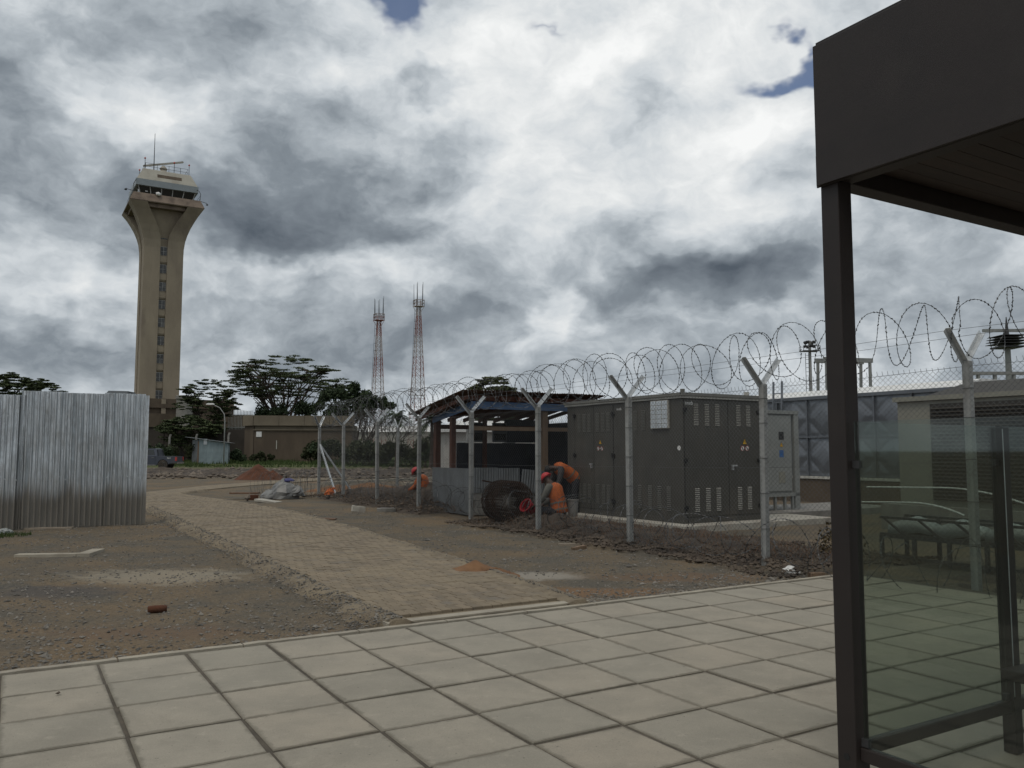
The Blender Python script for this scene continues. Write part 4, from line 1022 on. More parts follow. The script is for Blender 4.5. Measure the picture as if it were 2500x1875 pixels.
# ================================================================== GUARD HUT
hut = thing("guard_hut", "open timber guard hut with blue fascia boards and iron sheet skirt", "hut", RU(9.9, 18.5), R31)
HW, HD = 3.7, 2.1
def hb_(name, mat, *a): return MB().box(*a).build(name, mat, hut)
pz = lambda y_: 2.84 - .135 * y_
for (x_, y_, m_, s) in ((0, 0, "timber_pale", .10), (2.17, 0, "timber_pale", .16), (3.6, 0, "timber_pale", .1), (0, 1.05, "timber_red", .13), (0, 2.0, "timber_red", .15), (1.5, 2.0, "timber_red", .1), (3.6, 2.0, "timber_red", .1)):
    hb_("post", m_, x_, x_ + s, y_, y_ + s, -.1, pz(y_) - .03)
MB().add([(-.03, -.06, 2.66), (-.03, 2.16, 2.36), (-.03, 2.16, 2.54), (-.03, -.06, 2.84), (-.005, -.06, 2.66), (-.005, 2.16, 2.36), (-.005, 2.16, 2.54), (-.005, -.06, 2.84)], [(0, 1, 2, 3), (4, 7, 6, 5), (0, 4, 5, 1), (3, 2, 6, 7), (0, 3, 7, 4), (1, 5, 6, 2)]).build("fascia_board", "blue_board", hut)
hb_("fascia_board", "blue_board", -.035, 3.75, -.09, -.065, 2.66, 2.85)
hb_("header", "timber_red", -.06, 3.75, -.13, -.095, 2.87, 3.0)
hb_("rail", "timber_pale", .1, 3.6, 0.02, .08, 2.12, 2.22)
hb_("rail", "timber_red", .05, 3.6, 2.03, 2.09, 2.2, 2.32)
for k in range(9):
    x_ = -.25 + k * .5
    MB().beam((x_, -.3, 2.93), (x_, 2.75, 2.47), .06, .10).build("rafter", "timber_red", hut)
rw = 0.62
for k in range(7):
    sh = corr(rw + .04, lambda x_: -.42, 2.9, .076, .02, 0, 6, k, box=False)
    o = link("roof_sheet", sh, "tin_roof", hut, loc=(-.42 + k * rw, 0, 0), smooth=True)
    for v in sh.vertices: x_, y_, z_ = v.co; v.co = (x_, z_, 3.045 - .15 * z_ + y_ + .003 * (k % 2))
# iron sheet skirt: side sheets and front sheets, each one piece
for k in range(2):
    o = link("skirt_sheet", corr(1.08, lambda x_: 0.0, 1.16, .5, .01, .3, 6, 20 + k, box=False), "tin_old", hut, loc=(-.035, .0 + k * 1.05, 0)); o.rotation_euler = (0, 0, math.pi / 2)
for k in range(3):
    o = link("skirt_sheet", corr(.70, lambda x_: 0.55, 1.18 - .02 * k, .076, .02, 0, 6, 30 + k, box=False), "tin_old", hut, loc=(.05 + k * .66, -.06 - .004 * k, 0), smooth=True)
    if k == 2: o.rotation_euler = (0, .10, -.08)
for k in range(5):
    for j in range(3): hb_("block", "concrete_grey", .06 + k * .41 + (j % 2) * .05, .06 + k * .41 + .40 + (j % 2) * .05, -.04, .11, j * .185, j * .185 + .175)
hb_("back_panel", "navy_panel", .7, 3.65, 2.12, 2.15, .25, 1.82)
hb_("back_panel", "navy_panel", 2.25, 3.65, 2.125, 2.155, 1.84, 2.5)
for x_ in (1.15, 1.85):
    f_ = hb_("louvre_window", "roof_grey", x_, x_ + .45, 2.1, 2.16, 1.85, 2.4)
    for q in range(2): MB().box(x_ + .04, x_ + .41, 2.085, 2.098, 1.90 + q * .26, 2.09 + q * .26).build("pane", "dark_glass", f_)
hb_("counter", "navy_panel", .8, 3.4, 1.3, 1.7, .85, .9)
hb_("door_leaf", "navy_panel", 3.62, 3.66, .15, 2.0, .0, 2.4)
ant = thing("antenna_pole", "thin antenna pole rising behind the guard hut roof", "antenna", (px(1318, 60), 60, 0))
MB().tube([(0, 0, 0), (0, 0, 5.9)], .05, 6).build("pole", "dark_metal", ant)
bx_ = MB(); bx_.box(-.15, .15, -.1, .1, 5.3, 5.7); bx_.box(-.12, .2, -.1, .1, 4.9, 5.05); bx_.build("aerial", "dark_metal", ant)

# rolled rusty mesh bundle by the hut
roll = thing("rusty_wire_roll", "rusty brown roll of reinforcing mesh standing in front of the guard hut", "wire roll", (px(1238, 18.9), 18.9, 0), math.radians(22))
b = MB()
for q in range(34):
    yy = -.45 + .9 * q / 33; rr = .46 + .02 * math.sin(q * 2.1); b.tube([(rr * math.cos(t), yy + .02 * math.sin(3 * t + q), .46 + rr * math.sin(t)) for t in [k * math.pi / 10 for k in range(21)]], .007, 3, cap=False)
for q in range(30):
    t = q * 2 * math.pi / 30
    for rr in (.46, .38, .30): b.tube([(rr * math.cos(t), -.46, .46 + rr * math.sin(t)), (rr * math.cos(t + .1), .46, .46 + rr * math.sin(t + .1))], .007, 3, cap=False)
for rr in (.38, .30, .22):
    for q in range(14): yy = -.45 + .9 * q / 13; b.tube([(rr * math.cos(t), yy, .46 + rr * math.sin(t)) for t in [k * math.pi / 8 for k in range(17)]], .007, 3, cap=False)
b.build("mesh", "rust", roll, fixn=False)
b = MB(); b.beam((-.7, -.3, .95), (.5, .5, .75), .03); b.build("tie_bar", "rust", roll)

# ================================================================== WORKERS
def capsule_rings(path, rx, ry, side, n=16):
    rings = []
    for i, p in enumerate(path):
        d = (Vector(path[min(i + 1, len(path) - 1)]) - Vector(path[max(i - 1, 0)])).normalized(); s = Vector(side); f = d.cross(s).normalized()
        rings.append([Vector(p) + s * (rx[i] * math.copysign(abs(math.cos(a)) ** .8, math.cos(a))) + f * (ry[i] * math.copysign(abs(math.sin(a)) ** .8, math.sin(a))) for a in [2 * math.pi * k / n for k in range(n)]])
    return rings
def person(label, loc, rotz, J, helmet, shirt):
    t = thing("person", label, "person", loc, rotz)
    V, E, RR = [], [], []
    def v(p, r_): V.append(Vector(p)); RR.append(r_); return len(V) - 1
    def e(a, b): E.append((a, b))
    pel = v(J["pelvis"], .135); mid = v(J["mid"], .13); che = v(J["chest"], .15); nk = v(J["neck"], .062); hd0 = v(J["head"], .088)
    hdir = (Vector(J["head"]) - Vector(J["neck"])).normalized(); hd1 = v(Vector(J["head"]) + hdir * .09, .075)
    for a, b in ((pel, mid), (mid, che), (che, nk), (nk, hd0), (hd0, hd1)): e(a, b)
    for s, sfx in ((1, "l"), (-1, "r")):
        sh_ = v(J["sh" + sfx], .062); el = v(J["el" + sfx], .046); wr = v(J["wr" + sfx], .030)
        e(che, sh_); e(sh_, el); e(el, wr)
        d = (Vector(J["wr" + sfx]) - Vector(J["el" + sfx])).normalized(); pm = v(Vector(J["wr" + sfx]) + d * .07, .030); e(wr, pm)
        side = d.cross(Vector((0, 0, 1)))
        side = side.normalized() if side.length > .1 else Vector((0, 1, 0)); up_ = side.cross(d)
        for q in range(4):
            f0 = Vector(J["wr" + sfx]) + d * .12 + side * (.022 * (q - 1.5)); L = (.060, .072, .066, .05)[q]
            a = v(f0, .010); b = v(f0 + d * L * .6 - up_ * .012, .009); c = v(f0 + d * L * .85 - up_ * .035, .008); e(pm, a); e(a, b); e(b, c)
        th = v(Vector(J["wr" + sfx]) + d * .05 + side * s * .045, .011); th2 = v(Vector(J["wr" + sfx]) + d * .09 + side * s * .06 - up_ * .01, .009); e(wr, th); e(th, th2)
        hp = v(J["hp" + sfx], .095); kn = v(J["kn" + sfx], .062); an = v(J["an" + sfx], .045); to = v(J["to" + sfx], .042)
        e(pel, hp); e(hp, kn); e(kn, an); e(an, to)
    me = bpy.data.meshes.new("body"); me.from_pydata(V, E, []); o = bpy.data.objects.new("body", me); col.objects.link(o); o.parent = t
    sk = o.modifiers.new("skin", "SKIN"); sk.use_smooth_shade = True
    for i, sv in enumerate(me.skin_vertices[0].data): sv.radius = (RR[i], RR[i]); sv.use_root = (i == 0)
    ss = o.modifiers.new("sub", "SUBSURF"); ss.levels = 1; ss.render_levels = 1
    me.materials.append(MAT["skin_brown"])
    # clothes: sleeves and trousers as their own shells over the limbs
    sl = MB()
    for sfx in "lr":
        a, b_, c = Vector(J["sh" + sfx]), Vector(J["el" + sfx]), Vector(J["wr" + sfx])
        sl.tube([Vector(J["chest"]).lerp(a, .55), a, a.lerp(b_, .5), b_, b_.lerp(c, .5), b_.lerp(c, .86)], [.085, .085, .076, .066, .058, .052], 12)
    sl.loft(capsule_rings([J["pelvis"], J["mid"], J["chest"], Vector(J["chest"]).lerp(Vector(J["neck"]), .6)], [.165, .168, .185, .09], [.135, .13, .14, .08], (0, 1, 0)))
    o2 = sl.build("shirt", shirt, t, smooth=True)
    tr = MB()
    for sfx in "lr":
        h, k_, a = Vector(J["hp" + sfx]), Vector(J["kn" + sfx]), Vector(J["an" + sfx])
        tr.tube([Vector(J["pelvis"]).lerp(h, .5), h, h.lerp(k_, .5), k_, k_.lerp(a, .5), k_.lerp(a, .92)], [.12, .115, .098, .082, .072, .062], 12)
    tr.loft(capsule_rings([Vector(J["pelvis"]) - (Vector(J["mid"]) - Vector(J["pelvis"])).normalized() * .12, J["pelvis"], Vector(J["pelvis"]).lerp(Vector(J["mid"]), .6)], [.13, .172, .17], [.12, .14, .134], (0, 1, 0)))
    tr.build("trousers", "trousers_dark", t, smooth=True)
    for sfx in "lr":
        a, to = Vector(J["an" + sfx]), Vector(J["to" + sfx]); d = (to - a).normalized()
        MB().tube([a - d * .05 + Vector((0, 0, .02)), a, a.lerp(to, .6), to + d * .05], [.05, .06, .055, .03], 10).build("boot", "rubber_black", t, smooth=True)
    # hi-vis vest
    P, M_, C_, N_ = (Vector(J[k]) for k in ("pelvis", "mid", "chest", "neck"))
    path_ = [P.lerp(M_, -.35), P.lerp(M_, .1), P.lerp(M_, .55), M_, M_.lerp(C_, .5), C_, C_.lerp(N_, .35), C_.lerp(N_, .62)]
    vb = MB(); rings = capsule_rings(path_, [.20, .195, .186, .184, .192, .205, .185, .11], [.165, .158, .150, .148, .152, .160, .13, .10], (0, 1, 0), 20)
    rg = random.Random(len(label))
    rings = [[p + Vector((rg.uniform(-.006, .006), rg.uniform(-.006, .006), rg.uniform(-.004, .004))) for p in r_] for r_ in rings]
    vb.loft(rings); ve = vb.build("vest", "orange_vest", t, smooth=True)
    for a, b_ in ((-.02, .12), (.62, .76)):
        bb_ = MB(); bb_.loft(capsule_rings([P.lerp(M_, a), P.lerp(M_, b_)], [.200, .198], [.163, .160], (0, 1, 0), 20), cap=False); bb_.build("reflective_band", "reflective", ve, smooth=True)
    H = Vector(J["head"]); up_ = hdir; fw = Vector((1, 0, 0)); fw = (fw - up_ * fw.dot(up_)).normalized(); sd_ = up_.cross(fw)
    # facial features
    fc = MB(); fc.loft([[H + fw * (.085 + .012 * k) + sd_ * (.014 - .004 * k) * x_ + up_ * (-.02 + y_ * (.02 - .004 * k)) for x_, y_ in ((-1, -1), (1, -1), (1, 1), (-1, 1))] for k in (0, 1, 2)]); fc.build("nose", "skin_brown", t, smooth=True)
    for s in (-1, 1):
        MB().stone(H + sd_ * (.088 * s) - up_ * .005, .02, random.Random(2), 1.2).build("ear", "skin_brown", t, smooth=True)
    if helmet:
        hm = MB(); rings = []
        for k in range(7):
            a = k / 6 * math.pi / 2 * .98; rr, zz = .118 * math.cos(a), .118 * math.sin(a)
            rings.append([H + up_ * (.035 + zz) + fw * (math.cos(q) * rr * 1.12) + sd_ * (math.sin(q) * rr) for q in [2 * math.pi * j / 18 for j in range(18)]])
        hm.loft(rings); ho = hm.build("hard_hat", "helmet_red", t, smooth=True)
        br = MB(); br.loft([[H + up_ * z_ + fw * (math.cos(q) * rr * (1.12 + (.14 if math.cos(q) > .3 else 0))) + sd_ * (math.sin(q) * rr) for q in [2 * math.pi * j / 18 for j in range(18)]] for rr, z_ in ((.112, .032), (.134, .026), (.134, .034), (.112, .040))], cap=False); br.build("brim", "helmet_red", ho)
    else:
        hr = MB(); rings = []
        for k in range(6):
            a = k / 5 * math.pi / 2 * .98; rr, zz = .098 * math.cos(a), .105 * math.sin(a)
            rings.append([H + up_ * (.02 + zz) - fw * .012 + fw * (math.cos(q) * rr) + sd_ * (math.sin(q) * rr) for q in [2 * math.pi * j / 16 for j in range(16)]])
        hr.loft(rings); hr.build("hair", "rubber_black", t, smooth=True)
    return t
kneel = dict(pelvis=(0, 0, .40), mid=(.05, 0, .62), chest=(.13, 0, .84), neck=(.24, 0, .975), head=(.315, 0, 1.05),
             shl=(.15, .19, .90), ell=(.26, .27, .64), wrl=(.48, .20, .50), shr=(.15, -.19, .90), elr=(.28, -.26, .66), wrr=(.50, -.16, .48),
             hpl=(.02, .10, .36), knl=(.38, .15, .40), anl=(.30, .15, .05), tol=(.46, .16, .02), hpr=(.02, -.10, .36), knr=(.22, -.14, .06), anr=(-.20, -.14, .06), tor=(-.32, -.14, .02))
bend = dict(pelvis=(0, 0, .93), mid=(.20, 0, 1.09), chest=(.42, 0, 1.18), neck=(.57, 0, 1.19), head=(.67, 0, 1.17),
            shl=(.44, .20, 1.16), ell=(.50, .25, .88), wrl=(.62, .18, .68), shr=(.44, -.20, 1.16), elr=(.52, -.25, .88), wrr=(.66, -.15, .68),
            hpl=(0, .10, .88), knl=(.06, .13, .47), anl=(-.02, .14, .06), tol=(.14, .15, .02), hpr=(0, -.10, .88), knr=(.12, -.13, .47), anr=(.02, -.14, .06), tor=(.18, -.15, .02))
def face_to(dx_, dy_): return math.atan2(dy_, dx_)
person("worker in red hard hat and orange vest kneeling behind the fence", (px(1366, 18.0), 18.0, -0.06), face_to(-.75, .45), kneel, True, "shirt_grey")
person("bareheaded worker in orange vest bending over beside the transformer kiosk", (px(1402, 20.6), 20.6, 0.0), face_to(-.95, -.35), bend, False, "shirt_dark")
person("red helmeted worker in orange vest half hidden behind the soil bank", (px(1042, 24.2), 24.2, -0.06), face_to(-.8, .2), kneel, True, "orange_vest")

def bucket(label, X, Y, z0, r0, r1, h, mat, tilt=(0, 0)):
    t = thing("bucket", label, "bucket", (X, Y, z0)); t.rotation_euler = (tilt[0], tilt[1], .4); prof = [(r0, 0), (r0 + (r1 - r0) * .5, h * .5), (r1, h * .96), (r1 + .012, h * .96), (r1 + .012, h), (r1 - .01, h), (r0 - .01, .02)]
    b = MB(); b.loft([[(q[0] * math.cos(a), q[0] * math.sin(a), q[1]) for a in [2 * math.pi * k / 20 for k in range(20)]] for q in prof]); b.build("pail", mat, t, smooth=False)
    MB().tube([(r1 * math.cos(a), 0.0, h * .95 + r1 * .5 * math.sin(a)) for a in [k * math.pi / 10 for k in range(11)]], .005, 4).build("handle", "wire", t)
bucket("grey cement bucket beside the kneeling worker", px(1398, 18.3), 18.3, 0.18, .10, .125, .36, "concrete_grey")
bucket("tipped dark red plastic bucket beside the rusty wire roll", px(1300, 18.6), 18.6, 0.28, .11, .15, .26, "red_plastic", (.3, -1.0))
MB_ = MB().box(-.2, .2, -.1, .1, 0, .2).build("concrete_block", "concrete_light", loc=(px(1300, 18.8), 18.8, 0.0), rotz=.5); tag(MB_, "pale concrete block lying under the red bucket", "block")

# ================================================================== DEBRIS ON THE GROUND
def gz(X, Y): return ground_h(X, Y)
def plank(name, label, X, Y, L, W, H, rz, mat, cat, tilt=0, z=None):
    b = MB(); n = 6; rings = []; rg = random.Random(int(X * 100))
    for i in range(n + 1):
        t = -L / 2 + L * i / n; j = [rg.uniform(-.004, .004) for _ in range(4)]
        rings.append([(t + (rg.uniform(-.02, .02) if i in (0, n) else 0), -W / 2 + j[0], j[1]), (t, W / 2 + j[2], j[1]), (t, W / 2 + j[2], H + j[3]), (t, -W / 2 + j[0], H + j[3])])
    b.loft(rings); o = b.build(name, mat, loc=(X, Y, (gz(X, Y) if z is None else z))); o.rotation_euler = (0, tilt, rz); return tag(o, label, cat)
plank("timber_offcut", "short pale timber offcut lying on gravel before the kiosk, the farther one", 1.02, 14.65, .42, .07, .035, .05, "timber_grey", "timber")
plank("timber_offcut", "short yellowish timber offcut on gravel before the kiosk, the nearer one", 1.12, 14.1, .26, .09, .05, .6, "timber_pale", "timber", -.1)
plank("timber_plank", "weathered plank lying along the foot of the iron sheet hoarding", px(125, 17.6), 17.6, 1.0, .14, .04, .12, "timber_grey", "timber")
plank("broken_slab", "broken pale paving slab tilted on the soil by the grey tarpaulin", px(657, 26.6), 26.6, .75, .42, .06, -.3, "concrete_light", "slab", .12)
plank("timber_plank", "brown plank propped on rubble left of the grey tarpaulin", px(600, 28.2), 28.2, .95, .3, .05, .05, "plank_brown", "timber", 0, .16)
plank("brick", "red brick under the brown plank by the grey tarpaulin", px(620, 27.9), 27.9, .35, .2, .17, .4, "red_soil", "brick")
plank("concrete_block", "broken white topped concrete block on the soil outside the fence", px(876, 22.6), 22.6, .34, .22, .15, .35, "concrete_light", "block", .14)
plank("concrete_block", "dark concrete lump lying by the foot of the fence", px(945, 22.8), 22.8, .5, .3, .09, .1, "concrete_grey", "block")
plank("timber_plank", "muddy plank half buried beside the right of the path", px(765, 19.9), 19.9, 1.15, .20, .045, -.08, "plank_brown", "timber", .02)
plank("timber_offcut", "small brown block of wood at the edge of the slabs under the fence", px(1985, 11.0), 11.0, .2, .09, .06, .2, "timber_pale", "timber")
o = MB().tube([(-.09, 0, .035), (-.03, 0, .036), (.03, 0, .035), (.09, 0, .034)], [.034, .038, .037, .033], 12).build("clay_pipe", "red_soil", loc=(px(390, 8.55), 8.62, gz(-3.6, 8.6)), rotz=.45, smooth=True); tag(o, "short broken red clay pipe lying on the gravel", "pipe")
o = MB().stone((0, 0, .10), .15, random.Random(4), .95).build("stone", "rubble_stone", loc=(px(609, 27.2), 27.2, gz(-8, 27))); tag(o, "round pale stone in front of the propped brown plank", "stone")
o = MB().stone((0, 0, .012), .017, random.Random(5), .8).build("pebble", "clod", loc=(px(168, 5.62), 5.62, 0.0)); tag(o, "small dark pebble on a paving slab near the left edge", "pebble")
kf = thing("manhole_kerb", "pale concrete L shaped manhole kerb sunk in the gravel", "kerb", (px(165, 13.3), 13.3, gz(-7.1, 13.3)), .12)
MB().box(-.60, .30, -.30, -.12, -.05, .035).build("side", "kerb_concrete", kf); MB().box(.31, .50, -.30, .36, -.05, .04).build("side", "kerb_concrete", kf)
# sagging grey tarpaulin bundle
tp_ = thing("tarpaulin_bundle", "grey plastic tarpaulin bundle heaped at the fence corner", "tarpaulin", (px(697, 28.6), 28.6, -.02), .2)
def lump(sx, sy, sz, seed, n=18, jag=.22):
    b = MB(); rings = []
    for k in range(n // 2 + 1):
        a = k / (n // 2) * math.pi / 2
        ring = []
        for j in range(n):
            q = 2 * math.pi * j / n; d = 1 + jag * n3(math.cos(q) * 1.7, math.sin(q) * 1.7 + k * .35, seed, 1.6)
            ring.append((sx * math.cos(a) * math.cos(q) * d, sy * math.cos(a) * math.sin(q) * d, sz * math.sin(a) * (1 + .3 * n3(math.cos(q), math.sin(q), seed + 3, 1.3))))
        rings.append(ring)
    return b.loft(rings)
lump(.50, .45, .62, 3).build("cover", "tarp_grey", tp_)
fl_ = lump(.36, .4, .3, 8); fl_.build("fold", "tarp_grey", tp_, loc=(-.45, .05, 0))
lump(.30, .25, .34, 15, jag=.4).build("fold", "tarp_grey", tp_, loc=(.4, -.1, .1))
lump(.22, .2, .1, 21).build("blue_fold", "tarp_blue", tp_, loc=(.1, 0, .58))
ob = thing("orange_bag", "crumpled orange bag lying on the soil inside the fence corner", "bag", (px(809, 28.3), 28.3, 0.10))
lump(.19, .16, .24, 31, jag=.35).build("cover", "orange_vest", ob); lump(.08, .07, .10, 33, jag=.3).build("neck", "orange_vest", ob, loc=(.10, 0, .18))

def crumple(name, label, X, Y, sx, sy, sz, seed, mat, cat):
    t = thing(name, label, cat, (X, Y, gz(X, Y) + .01)); lump(sx, sy, sz, seed, n=22, jag=.7).build("sheet", mat, t); lump(sx * .5, sy * .6, sz * .7, seed + 5, jag=.8).build("fold", mat, t, loc=(sx * .8, .01, 0))
crumple("paper_bag", "crumpled white paper bag on the soil beside the near fence post", px(1922, 11.2), 11.2, .10, .07, .09, 40, "sign_white", "litter")
crumple("plastic_bag", "crumpled pale plastic bag at the foot of the hoarding near the left edge", px(20, 16.7), 16.7, .12, .09, .09, 44, "tarp_white", "litter")
for i, (xp, Y_, lb) in enumerate(((12, 16.0, "small patch of green grass at the left edge below the hoarding"),)):
    t = thing("grass_tuft", lb, "grass", (px(xp, Y_), Y_, gz(px(xp, Y_), Y_))); b = MB(); rg = random.Random(i)
    for k in range(600):
        a, d = rg.random() * 6.28, .55 * rg.random() ** .6; c = Vector((math.cos(a) * d, math.sin(a) * d * .7, -.01)); h_ = rg.uniform(.03, .11); q = rg.random() * 6.28
        b.add([c + Vector((math.cos(q), math.sin(q), 0)) * .008, c - Vector((math.cos(q), math.sin(q), 0)) * .008, c + Vector((rg.uniform(-.04, .04), rg.uniform(-.04, .04), h_))], [(0, 1, 2)])
    tag(b.build("blades", "grass_blade", t, fixn=False), kind="stuff")
# ================================================================== CONTROL TOWER
tw = thing("control_tower", "tall brown concrete airport control tower flaring out under a glazed cab", "control tower", (-64.3, 150, 0), R31)
def lerp_tab(T, z):
    for a, b in zip(T, T[1:]):
        if a[0] <= z <= b[0]: return a[1] + (b[1] - a[1]) * (z - a[0]) / (b[0] - a[0])
    return T[-1][1] if z > T[-1][0] else T[0][1]
HWT = [(0, 3.35), (36.5, 3.3), (38.0, 3.34), (39.4, 3.5), (40.6, 3.80), (41.8, 4.22), (43.0, 4.78), (44.2, 5.42), (45.3, 6.15)]
RWT = [(0, .60), (39.2, .60), (40.2, .75), (41.4, 1.15), (42.6, 1.75), (43.6, 2.35), (44.6, 3.0), (45.3, 3.3)]
CWT = [(0, 2.75), (38.5, 2.75), (40.4, 2.9), (44.6, 4.2), (45.3, 4.3)]
zs = sorted(set([0, 9] + [12 + 3.25 * k for k in range(8)] + [36.5, 37.3, 38, 38.7, 39.4, 40.0, 40.6, 41.2, 41.8, 42.4, 43.0, 43.6, 44.2, 44.8, 45.3]))
for sx in (-1, 1):
    for sy in (-1, 1):
        MB().loft([[(sx * a, sy * b, z) for a, b in ((lerp_tab(RWT, z), lerp_tab(RWT, z)), (lerp_tab(HWT, z), lerp_tab(RWT, z)), (lerp_tab(HWT, z), lerp_tab(HWT, z)), (lerp_tab(RWT, z), lerp_tab(HWT, z)))] for z in zs]).build("pier", "tower_concrete", tw)
MB().loft([[(sx * lerp_tab(CWT, z), sy * lerp_tab(CWT, z), z) for sx, sy in ((-1, -1), (1, -1), (1, 1), (-1, 1))] for z in zs if z <= 45.3]).build("core", "tower_concrete", tw)
def lin(z): return MB().box(-3.2, 3.2, -5.75, 5.75, z, z + .6)
for k in range(9):
    z = 37.5 - 3.25 * k
    for face in (0, 1):
        M_ = Matrix.Rotation(-math.pi / 2 * face, 4, "Z")
        f_ = MB().box(-.58, .58, -2.86, -2.752, z - .86, z + .80, M_).build("window", "frame_white", tw)
        for (a, b) in ((-.84 + .05, -.08), (-.02, .74)): MB().box(-.52, -.03, -2.90, -2.862, z + a, z + b, M_).build("pane", "window_dusty", f_); MB().box(.03, .52, -2.90, -2.862, z + a, z + b, M_).build("pane", "window_dusty", f_)
        sp = MB().loft([[M_ @ Vector(p) for p in ((-.585, -2.76, zz), (.585, -2.76, zz), (.585, y_, zz), (-.585, y_, zz))] for zz, y_ in ((z - 2.30, -2.95), (z - 2.0, -3.12), (z - .95, -3.16), (z - .90, -3.16))]).build("spandrel", "tower_concrete", tw)
        MB().box(-.585, .585, -3.22, -2.76, z - .895, z - .862, M_).build("sill", "tower_concrete", sp)
MB().box(-.58, .58, -2.86, -2.76, 39.7, 40.4).build("window", "dark_glass", tw)
MB().box(-3.05, 3.05, -5.5, 5.5, 44.62, 45.29).build("lintel", "tower_rim", tw); MB().box(-5.5, 5.5, -3.05, 3.05, 44.63, 45.285).build("lintel", "tower_rim", tw)
def sq(h, z, j=0): return [(sx * h, sy * h, z) for sx, sy in ((-1, -1), (1, -1), (1, 1), (-1, 1))]
MB().loft([sq(6.15, 45.3), sq(6.22, 45.45), sq(5.75, 46.55), sq(5.6, 46.9)]).build("platform_rim", "tower_rim", tw)
cabn = MB().loft([sq(4.35, 46.9), sq(4.75, 48.35)]).build("cab_glazing", "dark_glass", tw)
for fx in range(4):
    M_ = Matrix.Rotation(math.pi / 2 * fx, 4, "Z")
    for q in range(6):
        a = -1 + q * .4; MB().beam(M_ @ Vector((a * 4.35, -4.37, 46.9)), M_ @ Vector((a * 4.75, -4.77, 48.35)), .10, .10).build("mullion", "frame_white", cabn)
MB().loft([sq(4.5, 46.88), sq(4.5, 47.12)]).build("cab_sill", "tower_fascia", tw)
MB().loft([sq(5.0, 48.35), sq(5.2, 48.4), sq(5.25, 49.5), sq(5.1, 49.55)]).build("fascia_band", "tower_fascia", tw)
rfb = MB().loft([sq(5.1, 49.56), sq(4.05, 51.7), sq(3.9, 51.85)]).build("cab_roof", "tower_cladding", tw)
sl_ = lambda z: -(5.1 - (z - 49.56) * 1.05 / 2.14)
MB().add([(-1.7, sl_(50.3) - .02, 50.3), (2.4, sl_(50.3) - .02, 50.3), (2.4, sl_(50.95) - .02, 50.95), (-1.7, sl_(50.95) - .02, 50.95), (-1.7, sl_(50.3) + .1, 50.3), (2.4, sl_(50.3) + .1, 50.3), (2.4, sl_(50.95) + .1, 50.95), (-1.7, sl_(50.95) + .1, 50.95)], [(0, 1, 2, 3), (4, 7, 6, 5), (0, 4, 5, 1), (3, 2, 6, 7)]).build("vent_slot", "wall_brown", rfb)
MB().loft([[(1.9 * math.cos(a) - .2, 1.9 * math.sin(a), z) for a in [k * math.pi / 12 for k in range(24)]] for z in (51.86, 52.15)]).build("roof_ring", "tower_rim", rfb)
rd = MB().loft([[(r_ * math.cos(a) - .1, r_ * math.sin(a), z) for a in [k * math.pi / 8 for k in range(16)]] for r_, z in ((.9, 52.16), (.75, 52.9), (.5, 53.2), (.7, 53.5), (.3, 54.0))]).build("radar_pedestal", "tower_cladding", tw)
MB().beam((-3.6, -.6, 53.3), (3.4, .9, 55.7), .35, .30).build("radar_bar", "tower_cladding", rd)
MB().tube([(-1.9, -1.2, 51.9), (-1.9, -1.2, 54.5), (-1.9, -1.2, 59.5)], [.10, .08, .04], 6).build("whip_aerial", "dark_metal", tw)
rl_ = MB()
for q in range(12):
    a = -3.6 + q * .655
    for y_ in (-3.6, 3.6):
        if q % 3 == 0: rl_.tube([(a, y_, 51.8), (a, y_, 53.0)], .035, 4); 
for y_ in (-3.6, 3.6):
    for z in (52.4, 53.0): rl_.tube([(-3.6, y_, z), (3.6, y_, z)], .03, 4)
for x_ in (-3.6, 3.6):
    for z in (52.4, 53.0): rl_.tube([(x_, -3.6, z), (x_, 3.6, z)], .03, 4)
rl_.build("roof_railing", "dark_metal", tw)
for (x_, y_) in ((-3.7, -3.7), (1.2, -3.7), (3.75, -3.7), (-3.7, 3.7)):
    l_ = MB().tube([(x_, y_, 51.7), (x_, y_, 53.6)], .05, 5).build("lamp_post", "dark_metal", tw); MB().stone((x_, y_, 53.75), .22, random.Random(2), 1.3).build("obstruction_lamp", "sign_red", l_)
rr_ = MB(); 
for y_ in (-5.4, 0, 5.4): rr_.tube([(5.5, y_, 46.9), (5.6, y_, 48.2), (5.3, y_, 48.75), (4.9, y_, 48.9)], .05, 5)
for z in (47.3, 47.8): rr_.tube([(-5.5, -5.5, z), (-5.5, 5.5, z)], .03, 4); rr_.tube([(5.5, -5.5, z), (5.5, 5.5, z)], .03, 4)
rr_.tube([(-5.5, -5.4, 46.9), (-5.6, -5.4, 48.4), (-5.2, -5.4, 49.2)], .05, 5)
rr_.build("platform_railing", "dark_metal", tw)
fx_ = MB().tube([(-5.3, -5.5, 47.0), (-6.9, -5.6, 47.2)], .05, 5).build("bracket", "dark_metal", tw); MB().stone((-6.9, -5.6, 47.1), .32, random.Random(1)).build("floodlight", "dark_metal", fx_)
fx_ = MB().tube([(5.4, -5.5, 46.9), (6.7, -5.6, 46.6)], .05, 5).build("bracket", "dark_metal", tw); MB().stone((6.7, -5.6, 46.4), .28, random.Random(1)).build("floodlight", "dark_metal", fx_)
MB().tube([(-1.6, -5.75, 46.75), (-1.6, -5.95, 47.1), (-1.55, -6.05, 47.25)], [.38, .45, .1], 12).build("dish", "sign_white", tw, smooth=True)
MB().box(-3.6, -3.2, -4.55, -4.42, 47.5, 48.0).build("cab_display", "sign_white", tw)
pod = thing("terminal_block", "brown concrete block building around the foot of the control tower", "building", (-64.3, 150, 0), R31)
MB().box(-8, 12, -7.6, 6, -.5, 10.6).build("wall", "wall_brown", pod)
